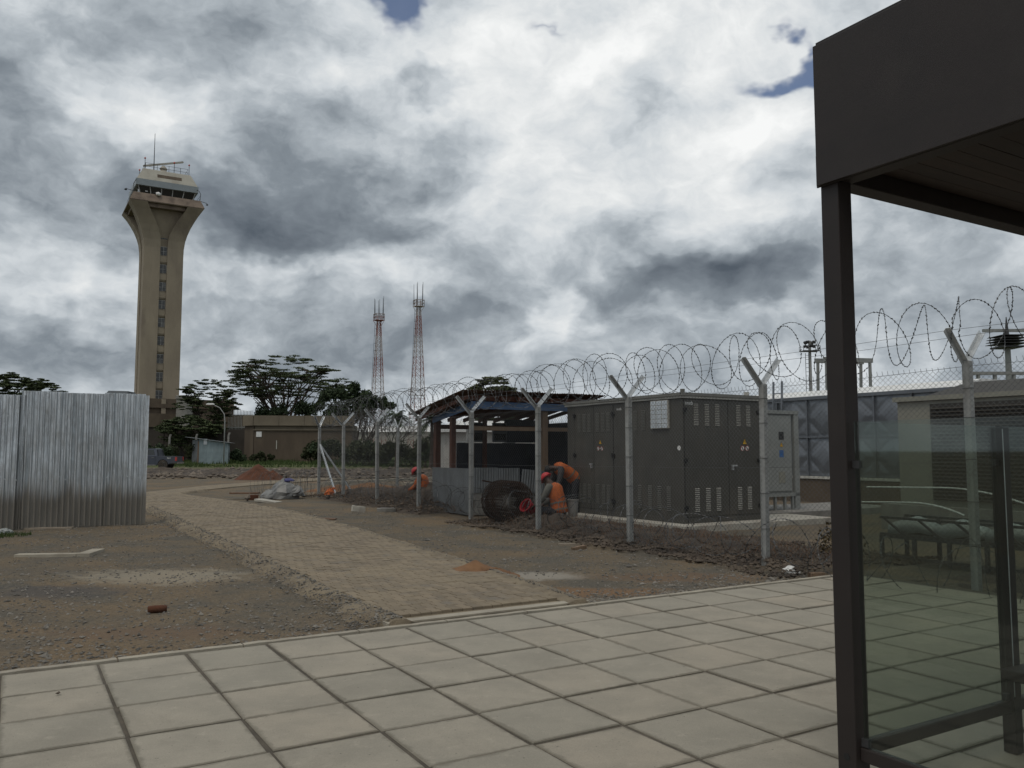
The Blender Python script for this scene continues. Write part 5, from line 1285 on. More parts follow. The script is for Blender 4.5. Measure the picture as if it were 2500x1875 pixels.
MB().box(-8.4, 12.4, -8.0, 6.4, 9.0, 9.7).build("band", "wall_brown", pod)
MB().box(-22, 27, -10.5, -7.65, -.5, 7.3).build("wall", "wall_dark", pod); MB().box(-22.3, 27.3, -10.8, -7.7, 5.6, 7.9).build("parapet", "wall_brown", pod)
for k in range(9): MB().box(-20 + k * 5, -17.5 + k * 5, -10.56, -10.51, 2.5, 4.8).build("window", "dark_glass", pod)
for x_ in (-4.2, -.2, 3.2): MB().box(x_, x_ + .7, -7.9, -7.62, 6, 10.5).build("pilaster", "tower_concrete", pod)
drm = thing("concrete_drum", "grey round concrete tank top beside the control tower", "tank", (px(447, 140), 140, 8))
MB().loft([[(r_ * math.cos(a), r_ * math.sin(a), z) for a in [k * math.pi / 14 for k in range(28)]] for r_, z in ((1.3, -1), (1.3, 2.3), (1.45, 2.32), (1.45, 2.8), (1.2, 2.9))]).build("drum", "concrete_grey", drm)
MB().box(-1.0, 1.0, -1.0, 1.0, -8, -1.02).build("stem", "concrete_grey", drm)
fbx = thing("flat_roof_building", "far grey roofed building just showing above the iron sheet hoarding", "building", (px(289, 140), 140, 0), .1)
MB().box(-1.7, 1.7, -2, 2, -.5, 10.6).build("wall", "wall_white", fbx); MB().loft([[(-1.95, -2.2, 10.62), (1.8, -2.2, 10.62), (1.8, 2.2, 10.62), (-1.95, 2.2, 10.62)], [(-1.3, -1.8, 11.6), (1.8, -1.8, 11.55), (1.8, 1.8, 11.55), (-1.3, 1.8, 11.6)]]).build("roof", "roof_grey", fbx)

# ------------------------------------------------------------------ brown walled compound building
bk = thing("concrete_store", "low brown concrete store with a heavy panelled parapet beyond the grass", "building", (px(585, 95), 95, .2), math.radians(6))
MB().box(1.5, 12.6, 0.3, 8, -.5, 3.75).build("wall", "wall_brown", bk)
MB().box(1.4, 12.7, .15, 8, 3.755, 3.86).build("ledge", "wall_cream", bk)
MB().box(1.52, 12.6, .4, 8, 3.865, 4.45).build("band", "wall_cream", bk)
for k in range(4): MB().box(1.45 + k * 2.86, 1.45 + k * 2.86 + 2.83, 0.0, .35, 4.3, 5.45).build("parapet_panel", "wall_cream", bk)
MB().add([(1.40, 0, 4.3), (1.40, 0, 5.45), (-.05, 1.5, 5.45), (-.05, 1.5, 4.3), (1.40, .35, 4.3), (1.40, .35, 5.45), (-.05, 1.85, 5.45), (-.05, 1.85, 4.3)], [(0, 1, 2, 3), (7, 6, 5, 4), (1, 5, 6, 2), (0, 3, 7, 4), (3, 2, 6, 7), (0, 4, 5, 1)]).build("parapet_panel", "wall_cream", bk)
MB().add([(1.45, .3, -.5), (1.45, .3, 4.3), (.15, 1.7, 4.3), (.15, 1.7, -.5), (1.45, 2, -.5), (1.45, 2, 4.3), (.15, 2, 4.3), (.15, 2, -.5)], [(0, 1, 2, 3), (7, 6, 5, 4), (0, 3, 7, 4), (1, 5, 6, 2), (3, 2, 6, 7)]).build("wall", "wall_brown", bk)
MB().box(1.75, 2.35, .22, .29, 3.0, 3.6).build("meter_box", "sign_white", bk)
MB().box(4.0, 4.08, .24, .29, 1.6, 2.6).build("pipe", "kiosk_trim", bk)
wl = thing("boundary_wall", "dark brown boundary wall running left from the concrete store", "wall", (px(330, 101), 101, 0))
for k in range(4): MB().box(k * 3.3, k * 3.3 + 3.25, 0, .3, -.5, 4.2).build("panel", "wall_dark", wl)
for k in range(5): MB().box(k * 3.3 - .2, k * 3.3 + .15, -.1, -.005, -.5, 4.4).build("pier", "wall_dark", wl)
pal = thing("palisade", "pale bar palisade showing between the two acacia trees", "fence", (px(555, 108), 108, 0))
for k in range(17): MB().box(k * .19, k * .19 + .05, 0, .05, 3.8, 6.9 + .12 * math.sin(k * .35)).build("bar", "frame_white", pal)
MB().box(-.1, 3.3, .051, .1, 4.6, 4.7).build("rail", "frame_white", pal); MB().box(-.1, 3.3, .051, .1, 6.2, 6.3).build("rail", "frame_white", pal)
MB().box(-.1, 3.3, .11, .3, 0, 4.2).build("base_wall", "wall_dark", pal)
for i, (xp, h_) in enumerate(((413, 3.2), (478, 3.25), (557, 3.4))):
    t = thing("concrete_fence_post", ["cranked concrete post above the pickup cab", "cranked concrete post behind the iron sheet shed", "cranked concrete post between shed and brown store"][i], "post", (px(xp, 91), 91, .2), group="concrete posts of the old fence")
    MB().loft([[(x_ + sx * .09, sy * .09, z) for sx, sy in ((-1, -1), (1, -1), (1, 1), (-1, 1))] for x_, z in ((0, -.3), (0, h_ - .35), (.12, h_))]).build("shaft", "concrete_grey", t)
lamp = thing("street_lamp", "slim street lamp with a curved arm and white head by the shed", "street lamp", (px(547, 84), 84, .2))
MB().tube([(0, 0, -.2), (0, 0, 4.4), (-.08, 0, 5.1), (-.55, 0, 5.75), (-1.2, 0, 6.05)], [.07, .055, .05, .045, .04], 7).build("pole", "post_paint", lamp, smooth=True)
MB().loft([[(x_, sy * .11 * s, 6.06 + z) for sy, z in ((-1, 0), (1, 0), (.8, .14 * s + .02), (-.8, .14 * s + .02))] for x_, s in ((-1.1, .5), (-1.3, 1), (-1.75, 1), (-1.95, .4))]).build("head", "sign_white", lamp)

# ------------------------------------------------------------------ tin shed
shd = thing("tin_shed", "small patched iron sheet shed with a sloping roof beside the pickup", "shed", (px(470, 88), 88, .42), math.radians(10))
for k in range(4): 
    o = link("wall_sheet", corr(.83, lambda x_: -.2, 2.45 - .13 * k, .12, .03, 0, 5, 50 + k, box=False), "shed_tin", shd, loc=(.62 + k * .72, 0.01 * (k % 2), 0), smooth=True)
o = link("wall_sheet", corr(1.0, lambda x_: -.2, 2.35, .12, .03, 0, 5, 60, box=False), "tin_old", shd, loc=(-.2, .75, 0), smooth=True); o.rotation_euler = (0, 0, -.72)
MB().box(.52, .63, -.06, .03, -.2, 2.2).build("corner_post", "timber_pale", shd)
MB().add([(-.75, -.25, 2.62), (3.9, -.3, 2.0), (3.9, 2.6, 2.0), (-.75, 2.6, 2.62), (-.75, -.25, 2.66), (3.9, -.3, 2.04), (3.9, 2.6, 2.04), (-.75, 2.6, 2.66)], [(0, 3, 2, 1), (4, 5, 6, 7), (0, 1, 5, 4), (1, 2, 6, 5), (2, 3, 7, 6), (3, 0, 4, 7)]).build("roof", "tin_old", shd)
MB().box(.0, 3.45, 2.0, 2.05, -.2, 2.0).build("wall_sheet", "shed_tin", shd); MB().box(3.40, 3.44, .05, 2.0, -.2, 1.95).build("wall_sheet", "shed_tin", shd)
MB().box(1.1, 1.45, -.05, -.03, 1.85, 2.42).build("patch", "galvanised", shd)

# ------------------------------------------------------------------ pickup truck
trk = thing("pickup_truck", "dark blue grey double cab pickup half hidden by the hoarding", "pickup truck", (px(440, 72.5), 72.5, .02), math.radians(183))
def arch(cx_, r_, n=9): return [(cx_ + r_ * math.cos(math.pi - math.pi * k / (n - 1)), .42 + r_ * math.sin(math.pi - math.pi * k / (n - 1))) for k in range(n)]
prof = [(0, .55), (.05, 1.12), (1.55, 1.12), (1.62, 1.14), (3.75, 1.14), (4.95, 1.06), (5.18, .92), (5.22, .5), (4.72, .42)] + [(a, b) for a, b in arch(4.25, .42)][::-1] + [(3.7, .38), (1.75, .38)] + [(a, b) for a, b in arch(1.15, .44)][::-1] + [(.6, .5)]
MB().prism([(p[0], p[1]) for p in prof], -.88, .88).build("body", "truck_blue", trk)
c0 = [(1.62, 1.14), (3.78, 1.14), (3.05, 1.74), (2.7, 1.79), (1.95, 1.79), (1.75, 1.74)]
MB().loft([[(p[0], s * (.86 if p[1] < 1.2 else .70), p[1]) for p in c0] for s in (-1, 1)]).build("cabin", "truck_blue", trk)
for s in (-1, 1):
    def wq(pts, nm): 
        b = MB(); n = len(pts); yy = lambda z_: s * (.86 - (z_ - 1.14) / .62 * .16)
        b.add([(x_, yy(z_) + s * .006, z_) for x_, z_ in pts] + [(x_, yy(z_) - s * .02, z_) for x_, z_ in pts], [tuple(range(n)), tuple(range(2 * n - 1, n - 1, -1))] + [(k, (k + 1) % n, n + (k + 1) % n, n + k) for k in range(n)]); return b.build(nm, "dark_glass", trk)
    wq([(1.85, 1.24), (2.55, 1.24), (2.55, 1.68), (1.98, 1.68)], "side_window"); wq([(2.66, 1.24), (3.5, 1.22), (3.02, 1.66), (2.66, 1.68)], "side_window")
    for xd in (1.78, 2.6, 3.55): MB().box(xd - .008, xd + .008, s * .882 - .004, s * .882 + .004, .5, 1.13).build("door_gap", "rubber_black", trk)
    for xd in (1.9, 2.72): MB().box(xd, xd + .18, s * .895 - .015, s * .895 + .015, .98, 1.02).build("door_handle", "rim_metal", trk)
    MB().box(1.7, 3.75, s * .93 - .05, s * .93 + .05, .34, .40).build("side_step", "rim_metal", trk)
    MB().box(-.02, .12, s * .83 - .06, s * .83 + .06, .72, 1.06).build("tail_light", "sign_red", trk)
    MB().tube([(1.62, s * .6, 1.15), (1.7, s * .58, 1.72)], .035, 6).build("roll_bar", "dark_metal", trk)
    for cx_ in (1.15, 4.25):
        wh = MB(); wh.loft([[(cx_ + r_ * math.cos(a), y_, .40 + r_ * math.sin(a)) for a in [k * math.pi / 12 for k in range(24)]] for r_, y_ in ((.28, s * .66), (.38, s * .66), (.40, s * .72), (.40, s * .86), (.37, s * .90), (.26, s * .90))]); wo = wh.build("tyre", "tyre", trk); MB().disc((cx_, s * .88, .40), .25, 16, (0, s, 0), .02).build("rim", "rim_metal", wo)
text("4x4", .20, "sign_white", trk, (.80, .884, .90), (math.pi / 2, 0, math.pi), .003)
MB().box(-.10, -.005, -.8, .8, .48, .62).build("bumper", "rim_metal", trk)

# ------------------------------------------------------------------ lattice masts
def mast(label, X, Y, zp, hp, ztop, nwhip, seed):
    t = thing("lattice_mast", label, "mast", (X, Y, 0), .5); rg = random.Random(seed)
    hw = lambda z: .26 + (zp - z) * .042
    L = MB()
    for sx, sy in ((-1, -1), (1, -1), (1, 1), (-1, 1)): L.beam((sx * hw(0), sy * hw(0), -.3), (sx * hw(zp), sy * hw(zp), zp), .085)
    L.build("leg_frame", "mast_paint", t)
    B = MB(); z = 0.0
    while z < zp - .5:
        st = max(.7, hw(z) * 1.5); z2 = min(z + st, zp); c = [(-1, -1), (1, -1), (1, 1), (-1, 1)]
        for k in range(4):
            a, b = c[k], c[(k + 1) % 4]; B.beam((a[0] * hw(z), a[1] * hw(z), z), (b[0] * hw(z2), b[1] * hw(z2), z2), .035); B.beam((b[0] * hw(z), b[1] * hw(z), z), (a[0] * hw(z2), a[1] * hw(z2), z2), .035); B.beam((a[0] * hw(z2), a[1] * hw(z2), z2), (b[0] * hw(z2), b[1] * hw(z2), z2), .035)
        z = z2
    tag(B.build("bracing", "mast_paint", t, fixn=False), kind="stuff")
    P = MB(); w_ = .72; P.box(-w_, w_, -w_, w_, zp, zp + .1)
    for sx in (-1, 0, 1):
        for sy in (-1, 1): P.beam((sx * w_, sy * w_, zp), (sx * w_, sy * w_, zp + 1.15), .07); P.beam((sy * w_, sx * w_, zp), (sy * w_, sx * w_, zp + 1.15), .07)
    for zz in (.6, 1.12):
        for s in (-1, 1): P.beam((-w_, s * w_, zp + zz), (w_, s * w_, zp + zz), .08); P.beam((s * w_, -w_, zp + zz), (s * w_, w_, zp + zz), .08)
    for sx, sy in ((-1, -1), (1, -1), (1, 1), (-1, 1)): P.beam((sx * .3, sy * .3, zp - .9), (sx * w_, sy * w_, zp), .05)
    P.build("platform", "mast_paint", t)
    for k in range(nwhip):
        a = 2 * math.pi * k / nwhip + .3; x_, y_ = .8 * math.cos(a), .8 * math.sin(a); zt = ztop - rg.uniform(0, 1.2)
        MB().tube([(x_, y_, zp + .2), (x_ * 1.02, y_ * 1.02, zp + 1.8), (x_ * 1.05, y_ * 1.05, zt)], [.05, .045, .025], 5).build("whip_aerial", "dark_metal", t)
    C = MB(); h0 = hw(zp * .55)
    C.box(-h0 - .8, h0 + .3, -.4, .4, zp * .42, zp * .42 + .06)
    for x_ in (-h0 - .8, -h0 - .3):
        for y_ in (-.4, .4): C.beam((x_, y_, zp * .42), (x_, y_, zp * .42 + 1.2), .05)
    for zz in (.6, 1.2): C.beam((-h0 - .8, -.4, zp * .42 + zz), (-h0 - .3, -.4, zp * .42 + zz), .05); C.beam((-h0 - .8, .4, zp * .42 + zz), (-h0 - .8, -.4, zp * .42 + zz), .05)
    C.build("rest_platform", "mast_paint", t)
    ld_ = MB()
    for k in range(int(zp / 1.25)): z = k * 1.25 + 1; ld_.beam((-hw(z), 0, z), (-hw(z) - .42, 0, z), .045)
    ld_.tube([(-hw(zp * .4) - .42, 0, zp * .4), (-hw(zp) - .42, 0, zp - .3)], .03, 4); ld_.build("cable_ladder", "dark_metal", t)
mast("red and white lattice radio mast nearer the acacia, the lower of two", px(921, 140), 140, zpx(783, 140), 0, zpx(722, 140), 6, 3)
mast("taller red and white lattice radio mast, right of the pair", px(1019, 140), 140, zpx(749, 140), 0, zpx(688, 140), 5, 4)

# ------------------------------------------------------------------ right background: floodlight mast, gantry, radar tower
fm = thing("floodlight_mast", "floodlight mast with a ladder and a ring of lamps behind the water tank", "floodlight mast", (px(1984, 80), 80, 0))
MB().tube([(0, 0, -.2), (0, 0, zpx(832, 80))], [.2, .14], 8).build("pole", "post_paint", fm)
zf_ = zpx(858, 80); P = MB(); P.box(-.8, .8, -.6, .6, zf_, zf_ + .06)
for x_ in (-.8, .8):
    for y_ in (-.6, .6): P.beam((x_, y_, zf_), (x_, y_, zf_ + .5), .04)
for y_ in (-.6, .6): P.beam((-.8, y_, zf_ + .5), (.8, y_, zf_ + .5), .04)
P.build("platform", "dark_metal", fm)
for k in range(8):
    a = k * math.pi / 4; M_ = Matrix.Translation((.42 * math.cos(a), .42 * math.sin(a), zf_ + .5 + .38 * (k % 2))) @ Matrix.Rotation(a, 4, "Z") @ Matrix.Rotation(.4, 4, "Y")
    MB().box(-.08, .12, -.16, .16, -.13, .13, M_).build("floodlight", "dark_metal", fm)
ld_ = MB(); 
for x_ in (-.5, -.2): ld_.beam((x_, -.2, zf_ - 5), (x_, -.2, zf_ - .2), .04)
for k in range(12): ld_.beam((-.5, -.2, zf_ - 4.8 + k * .4), (-.2, -.2, zf_ - 4.8 + k * .4), .035)
ld_.build("ladder", "dark_metal", fm)
gt = thing("steel_gantry", "grey steel portal gantry standing behind the water tank", "gantry", (px(2070, 60), 60, 0), .25)
zt = zpx(886, 60); G = MB()
for x_ in (-1.9, 1.7):
    for y_ in (-.5, .5): G.beam((x_ - (.25 if y_ < 0 else 0), y_ * 1.6, -.2), (x_, y_, zt), .16)
G.build("legs", "cabinet_grey", gt)
G = MB()
for y_ in (-.5, .5): G.box(-2.1, 1.9, y_ - .1, y_ + .1, zt, zt + .32)
G.build("beam", "cabinet_grey", gt)
rt = thing("radar_tower", "slender radar tower with a rotating bar antenna at the right edge", "radar tower", (px(2472, 110), 110, 0))
zr = zpx(850, 110); G = MB()
G.tube([(0, 0, -.3), (0, 0, zr)], [.55, .35], 8); G.build("shaft", "cabinet_grey", rt)
G = MB(); G.box(-1.5, 1.5, -1.5, 1.5, zr, zr + .2)
for k in range(4): G.box(-1.9 + k * .1, 1.9 - k * .1, -1.9, 1.9, zr + .5 + k * .35, zr + .56 + k * .35)
G.build("platform", "dark_metal", rt)
MB().tube([(0, 0, zr + .2), (0, 0, zr + 2.2), (0, 0, zr + 4.2)], [.4, .25, .05], 8).build("hub", "dark_metal", rt); MB().beam((-3.2, 0, zr + 2.35), (3.2, .8, zr + 2.5), .3, .4).build("antenna_bar", "cabinet_grey", rt)
gt2 = thing("pipe_rack", "long pale steel pipe rack in front of the radar tower", "pipe rack", (px(2440, 70), 70, 0))
zt = zpx(915, 70); MB().box(-2.6, 3.5, -.2, .2, zt, zt + .25).build("beam", "cabinet_grey", gt2)
for x_ in (-1.6, -.2, 1.4, 3.0): MB().box(x_, x_ + .2, -.15, .15, -.2, zt - .002).build("leg", "cabinet_grey", gt2)
# pale building seen through the hut
wb_ = thing("guard_building", "pale single storey building seen through the guard hut", "building", (px(1085, 62), 62, 0), math.radians(8))
MB().box(0, 6.6, 0, 5, -.2, 3.0).build("wall", "wall_white", wb_); MB().loft([[(-.4, -.5, 3.002), (7, -.5, 3.002), (7, 5.4, 3.002), (-.4, 5.4, 3.002)], [(-.4, -.5, 3.25), (7, -.5, 3.25), (7, 5.4, 3.25), (-.4, 5.4, 3.25)], [(.8, 1.5, 3.9), (5.8, 1.5, 3.9), (5.8, 3.8, 3.9), (.8, 3.8, 3.9)]]).build("roof", "roof_white", wb_)
for x_ in (.9, 4.2):
    f_ = MB().box(x_, x_ + 1.2, -.05, -.005, .9, 2.3).build("window", "frame_white", wb_); MB().box(x_ + .08, x_ + 1.12, -.07, -.052, .98, 2.22).build("pane", "dark_glass", f_)
MB().box(2.6, 3.5, -.05, -.005, -.1, 2.15).build("door", "navy_panel", wb_)
# long pale sheds on the horizon
for i, (xp, Y_, w_, h_, lb) in enumerate(((930, 190, 26, 5.5, "long pale shed on the horizon behind the palm trees"), (1330, 170, 30, 5, "low white warehouse on the horizon behind the guard hut"), (2100, 150, 60, 5.2, "long pale warehouse on the horizon behind the water tank"))):
    t = thing("warehouse", lb, "building", (px(xp, Y_), Y_, .4)); MB().box(-w_ / 2, w_ / 2, 0, 12, -1, h_).build("wall", "wall_white", t)
    MB().loft([[(-w_ / 2 - .4, -.5, h_ + .002), (w_ / 2 + .4, -.5, h_ + .002), (w_ / 2 + .4, 12.5, h_ + .002), (-w_ / 2 - .4, 12.5, h_ + .002)], [(-w_ / 2 - .4, 5.5, h_ + 1.5), (w_ / 2 + .4, 5.5, h_ + 1.5), (w_ / 2 + .4, 6.5, h_ + 1.5), (-w_ / 2 - .4, 6.5, h_ + 1.5)]]).build("roof", "roof_white", t)

# ================================================================== TREES AND SHRUBS
def leaves(name, mat, parent, cl_, size, seed, flat=0.5):
    """cl_: list of (centre, (rx,ry,rz), count); small leaf sprays spread through each clump"""
    rg = np.random.default_rng(seed); C = []; S = []
    for c, rad, n in cl_:
        d = rg.normal(size=(n, 3)); d /= np.linalg.norm(d, axis=1)[:, None]; rr = rg.random(n) ** (1 / 2.2)
        C.append(np.array(c)[None, :] + d * rr[:, None] * np.array(rad)[None, :])
    C = np.concatenate(C); n = len(C); a = rg.random(n) * 2 * math.pi
    ax_ = np.stack([np.cos(a), np.sin(a), rg.normal(0, flat, n)], 1); ax_ /= np.linalg.norm(ax_, axis=1)[:, None]
    o = rg.normal(size=(n, 3)) * np.array([flat, flat, 1.0]); b = np.cross(ax_, o); b /= (np.linalg.norm(b, axis=1)[:, None] + 1e-9)
    sz = size * (0.6 + 0.8 * rg.random(n))[:, None]
    V = np.stack([C - ax_ * sz, C + b * sz * .42 , C + ax_ * sz, C - b * sz * .42], 1).reshape(-1, 3)
    return link(name, npmesh(name, V, np.arange(4 * n).reshape(-1, 4)), mat, parent)
def acacia(label, X, Y, H, W, seed, stems=6, dens=1.0, z0=0.3, low=.42, mat="leaf_acacia"):
    t = thing("acacia_tree", label, "tree", (X, Y, z0)); rg = random.Random(seed); tr = MB(); cl_ = []
    th = H * .10; tr.tube([(0, 0, -.5), (.1, 0, th * .5), (0, 0, th)], [H * .034, H * .028, H * .026], 8)
    for k in range(stems):
        a = 2 * math.pi * (k + rg.uniform(-.3, .3)) / stems; rho = W / 2 * rg.uniform(.45, .92); ze = H * (.93 - .40 * (rho / (W / 2)) ** 2) * rg.uniform(.93, 1.0)
        ca, sa = math.cos(a), math.sin(a); P = []
        for q in range(8):
            s = q / 7; P.append(Vector((ca * rho * s ** 1.25 + rg.uniform(-.12, .12) * s, sa * rho * s ** 1.25 * .8 + rg.uniform(-.12, .12) * s, th * .7 + (ze - th * .7) * s ** .88)))
        tr.tube(P, [H * .017 * (1 - .80 * q / 7) for q in range(8)], 6)
        for q in range(3, 8):
            for w_ in range(4):
                b = P[q]; a2 = a + rg.uniform(-1.5, 1.5); L = W * rg.uniform(.07, .17); zz = H * (.98 - .42 * min(1, (math.hypot(b.x, b.y) + L * .6) / (W / 2)) ** 2)
                ez = max(b.z + L * rg.uniform(.05, .5), min(zz, b.z + L * .9)) if rg.random() < .75 else b.z + L * rg.uniform(-.15, .2)
                e = Vector((b.x + math.cos(a2) * L, b.y + math.sin(a2) * L * .8, min(ez, zz))); m = b.lerp(e, .55) + Vector((0, 0, .03 * L))
                tr.tube([b, m, e], [H * .0062, H * .0042, H * .002], 4, cap=False)
                if e.z < H * low: continue
                pr = max(.42, W * rg.uniform(.03, .06))
                cl_.append((tuple(e), (pr, pr, pr * .12), int(95 * dens)))
                if rg.random() < .7: cl_.append((tuple(b.lerp(e, .6) + Vector((rg.uniform(-.3, .3), rg.uniform(-.3, .3), .1))), (pr * .8, pr * .8, pr * .10), int(50 * dens)))
    # closed upper canopy
    for k in range(int(95 * dens)):
        a = rg.random() * 6.28; rho = W / 2 * rg.random() ** .55 * .90; pr = max(.4, W * rg.uniform(.03, .055))
        cl_.append(((math.cos(a) * rho, math.sin(a) * rho * .8, H * (.95 - .40 * (rho / (W / 2)) ** 2) - H * rg.uniform(0, .06)), (pr, pr, pr * .15), int(85 * dens)))
    tr.build("trunk", "bark", t, smooth=True, fixn=False)
    leaves("crown", mat, t, cl_, .135, seed, .4)
    return t
acacia("big umbrella acacia with many slanting stems behind the brown store", px(690, 112), 112, zpx(850, 112) - .3, 18.6, 21, 11, 1.2, low=.56)
acacia("smaller flat topped acacia right beside the control tower", px(500, 106), 106, zpx(912, 106) - .3, 9.0, 22, 7, 1.0, low=.35)
acacia("dark low acacia in front of the tower's brown base block", px(455, 98), 98, 5.8, 8.5, 27, 6, 1.2, low=.2)
acacia("dense acacia at the far left edge above the hoarding", px(15, 95), 95, zpx(898, 95) - .3, 10.5, 23, 9, 1.5, low=.1)
acacia("thin topped acacia second from the left edge above the hoarding", px(98, 92), 92, zpx(914, 92) - .3, 6.4, 24, 7, 1.3, low=.1)
acacia("low flat acacia showing over the guard hut roof", px(1202, 70), 70, zpx(905, 70) - .1, 6.0, 25, 8, 1.3, z0=.1, low=.3, mat="leaf_pale")
def round_tree(name, label, X, Y, lumps, mat, size, seed, z0=0.3, cat="tree", trunk_h=1.5, tr_r=.16):
    t = thing(name, label, cat, (X, Y, z0)); rg = random.Random(seed); tr = MB(); cl_ = []
    for (x_, z_, r_, n) in lumps:
        tr.tube([(rg.uniform(-.2, .2), 0, -.3), (x_ * .5, 0, z_ * .45), (x_, 0, z_)], [tr_r, tr_r * .6, tr_r * .2], 6)
        for k in range(5): cl_.append(((x_ + rg.uniform(-.5, .5) * r_, rg.uniform(-.5, .5) * r_, z_ + rg.uniform(-.4, .4) * r_), (r_ * .62, r_ * .62, r_ * .55), n // 5))
    tr.build("trunk", "bark", t, fixn=False); leaves("crown", mat, t, cl_, size, seed, .9); return t
s_ = 105 / 2030.0
def L_(lst, xc, Y, z0=.3): return [((xp - xc) / 2030.0 * Y, zpx(yp, Y) - z0, rp * Y / 2030.0, n) for xp, yp, rp, n in lst]
round_tree("evergreen_tree", "dense dark evergreen tree under the red and white masts", px(865, 100), 100, L_([(800, 968, 22, 700), (828, 960, 24, 800), (858, 945, 18, 600), (852, 975, 28, 900), (885, 968, 24, 800), (905, 985, 26, 800), (940, 985, 18, 600), (955, 992, 14, 400), (880, 1005, 34, 900), (825, 1000, 34, 900)], 865, 100), "leaf_dark", .22, 31)
round_tree("evergreen_tree", "low dark trees behind the parapet of the brown store", px(730, 108), 108, L_([(640, 1005, 20, 500), (680, 1000, 22, 600), (730, 995, 24, 700), (770, 998, 22, 600), (800, 1005, 24, 600)], 730, 108), "leaf_dark", .22, 32)
def bare(label, X, Y, H, seed):
    t = thing("bare_tree", label, "tree", (X, Y, .3)); rg = random.Random(seed); b = MB()
    def grow(p, d, L, r_, dep):
        q = p + d * L * .5 + Vector((rg.uniform(-.1, .1), rg.uniform(-.1, .1), 0)) * L; e = q + (d + Vector((rg.uniform(-.4, .4), rg.uniform(-.4, .4), rg.uniform(-.1, .3)))).normalized() * L * .5
        b.tube([p, q, e], [r_, r_ * .8, r_ * .62], 5, cap=False)
        if dep > 0:
            for k in range(rg.choice((2, 3, 3))): grow(e if k else q.lerp(e, .6), (d + Vector((rg.uniform(-.95, .95), rg.uniform(-.7, .7), rg.uniform(-.25, .6)))).normalized(), L * rg.uniform(.58, .8), r_ * .62, dep - 1)
    for k in range(4): grow(Vector((rg.uniform(-.3, .3), 0, -.3)), Vector((rg.uniform(-.45, .45), rg.uniform(-.3, .3), 1)).normalized(), H * .36, H * .013, 5)
    b.build("branches", "bark_dead", t, fixn=False)
bare("leafless tree with tangled grey branches below the left mast", px(903, 92), 92, 6.6, 41)
bare("leafless tree with slanting branches left of the right mast", px(935, 90), 90, 6.2, 42)
def palm(label, X, Y, H, seed):
    t = thing("palm_tree", label, "palm tree", (X, Y, .1)); rg = random.Random(seed); MB().tube([(0, 0, -.3), (.1, 0, H * .5), (.05, 0, H)], [.2, .15, .13], 8).build("trunk", "bark", t)
    f = MB()
    for k in range(26):
        a = rg.random() * 6.28; e = rg.uniform(-.3, 1.1); L = rg.uniform(1.2, 1.9); P = [Vector((math.cos(a) * math.cos(e) * L * s, math.sin(a) * math.cos(e) * L * s, H + math.sin(e) * L * s - .9 * s * s)) for s in (0, .33, .66, 1)]
        for p, q in zip(P, P[1:]):
            for j in range(4):
                m = p.lerp(q, j / 4); d = (q - p).normalized(); sd_ = d.cross(Vector((0, 0, 1))).normalized()
                for s in (-1, 1): f.add([m, m + d * .12, m + sd_ * s * .42 + d * .22 - Vector((0, 0, .16))], [(0, 1, 2)])
    f.build("fronds", "leaf_dark", t, fixn=False)
palm("small palm tree showing between two fence posts", px(968, 78), 78, zpx(1022, 78), 51)
palm("shaggy palm tree standing left of the guard hut", px(1052, 74), 74, zpx(1028, 74), 52)
bushes = [(380, 86, 2.5, 1.5, "bush"), (430, 89, 2.2, 1.6, "bush"), (500, 93, 1.6, 2.0, "bush"), (585, 90, 1.5, 1.2, "bush"), (640, 92, 1.2, 1.2, "bush"), (760, 90, 2.3, 1.9, "bush"), (815, 88, 2.6, 2.2, "bush"), (862, 84, 3.0, 2.2, "bush"), (905, 82, 3.2, 2.3, "bush"), (948, 84, 2.8, 2.2, "bush"), (990, 80, 3.0, 2.4, "bush"), (1040, 78, 3.0, 2.2, "bush"), (1085, 76, 2.2, 2.0, "bush")]
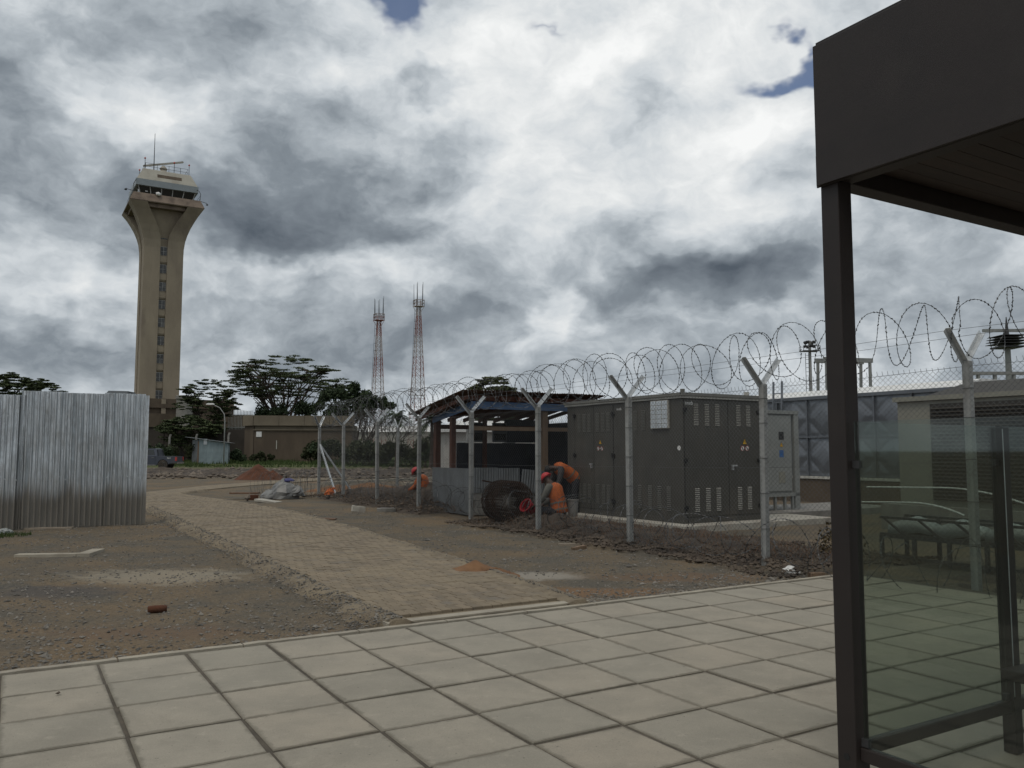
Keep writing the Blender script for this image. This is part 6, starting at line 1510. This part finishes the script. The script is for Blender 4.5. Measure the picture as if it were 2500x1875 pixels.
blab = ["dark bush behind the pickup cab", "dark bush above the pickup bed", "bush growing behind the iron sheet shed", "low bush at the left foot of the brown store", "sparse weeds along the wall of the brown store", "bush at the right end of the brown store wall", "dense bush seen behind the fence corner post", "olive bush behind the second fence post from the corner", "tall olive bush behind the third fence post from the corner", "bush under the dark evergreen tree", "bush below the small palm tree", "bush left of the guard hut posts", "bush seen between the guard hut posts"]
for i, (xp, Y_, h_, w_, nm) in enumerate(bushes):
    rg = random.Random(70 + i); lm = [(rg.uniform(-w_, w_), h_ * rg.uniform(.3, .78), h_ * rg.uniform(.26, .40), 420) for _ in range(7)]
    round_tree("bush", blab[i], px(xp, Y_), Y_, lm, "leaf_bush" if i % 3 else "leaf_dark", .14, 80 + i, z0=ground_h(px(xp, Y_), Y_), cat="bush", tr_r=.05)
rg = np.random.default_rng(9); n = 15000
gx_, gy_ = rg.uniform(-44, 8, n), 78 + 19 * rg.random(n) ** .8
keep = np.array([mnoise.noise((a * .16, b * .25, 2)) > -.12 for a, b in zip(gx_, gy_)]); gx_, gy_ = gx_[keep], gy_[keep]; n = len(gx_)
gz_ = np.array([ground_h(a, b) for a, b in zip(gx_, gy_)]); a = rg.random(n) * 6.28; h_ = rg.uniform(.12, .42, n); w_ = .05
V = np.stack([np.stack([gx_ - w_ * np.cos(a), gy_ - w_ * np.sin(a), gz_ - .03], 1), np.stack([gx_ + w_ * np.cos(a), gy_ + w_ * np.sin(a), gz_ - .03], 1), np.stack([gx_ + rg.normal(0, .08, n), gy_ + rg.normal(0, .08, n), gz_ + h_], 1)], 1).reshape(-1, 3)
tag(link("grass", npmesh("grass", V, np.arange(3 * n).reshape(-1, 3)), "grass_blade"), "green grass strip in front of the brown store", "grass", kind="stuff")
# distant belt of trees closing the horizon
bl = []; rg = random.Random(12)
for k in range(150):
    X_ = rg.uniform(-210, 230); bl.append(((X_, 235 + rg.uniform(-15, 15), rg.uniform(.5, 4.0)), (rg.uniform(3, 6), 4, rg.uniform(1.2, 3.0)), 70))
tag(leaves("distant_trees", "leaf_bush", None, bl, .75, 13, .8), "far belt of low trees along the horizon", "trees", kind="stuff")
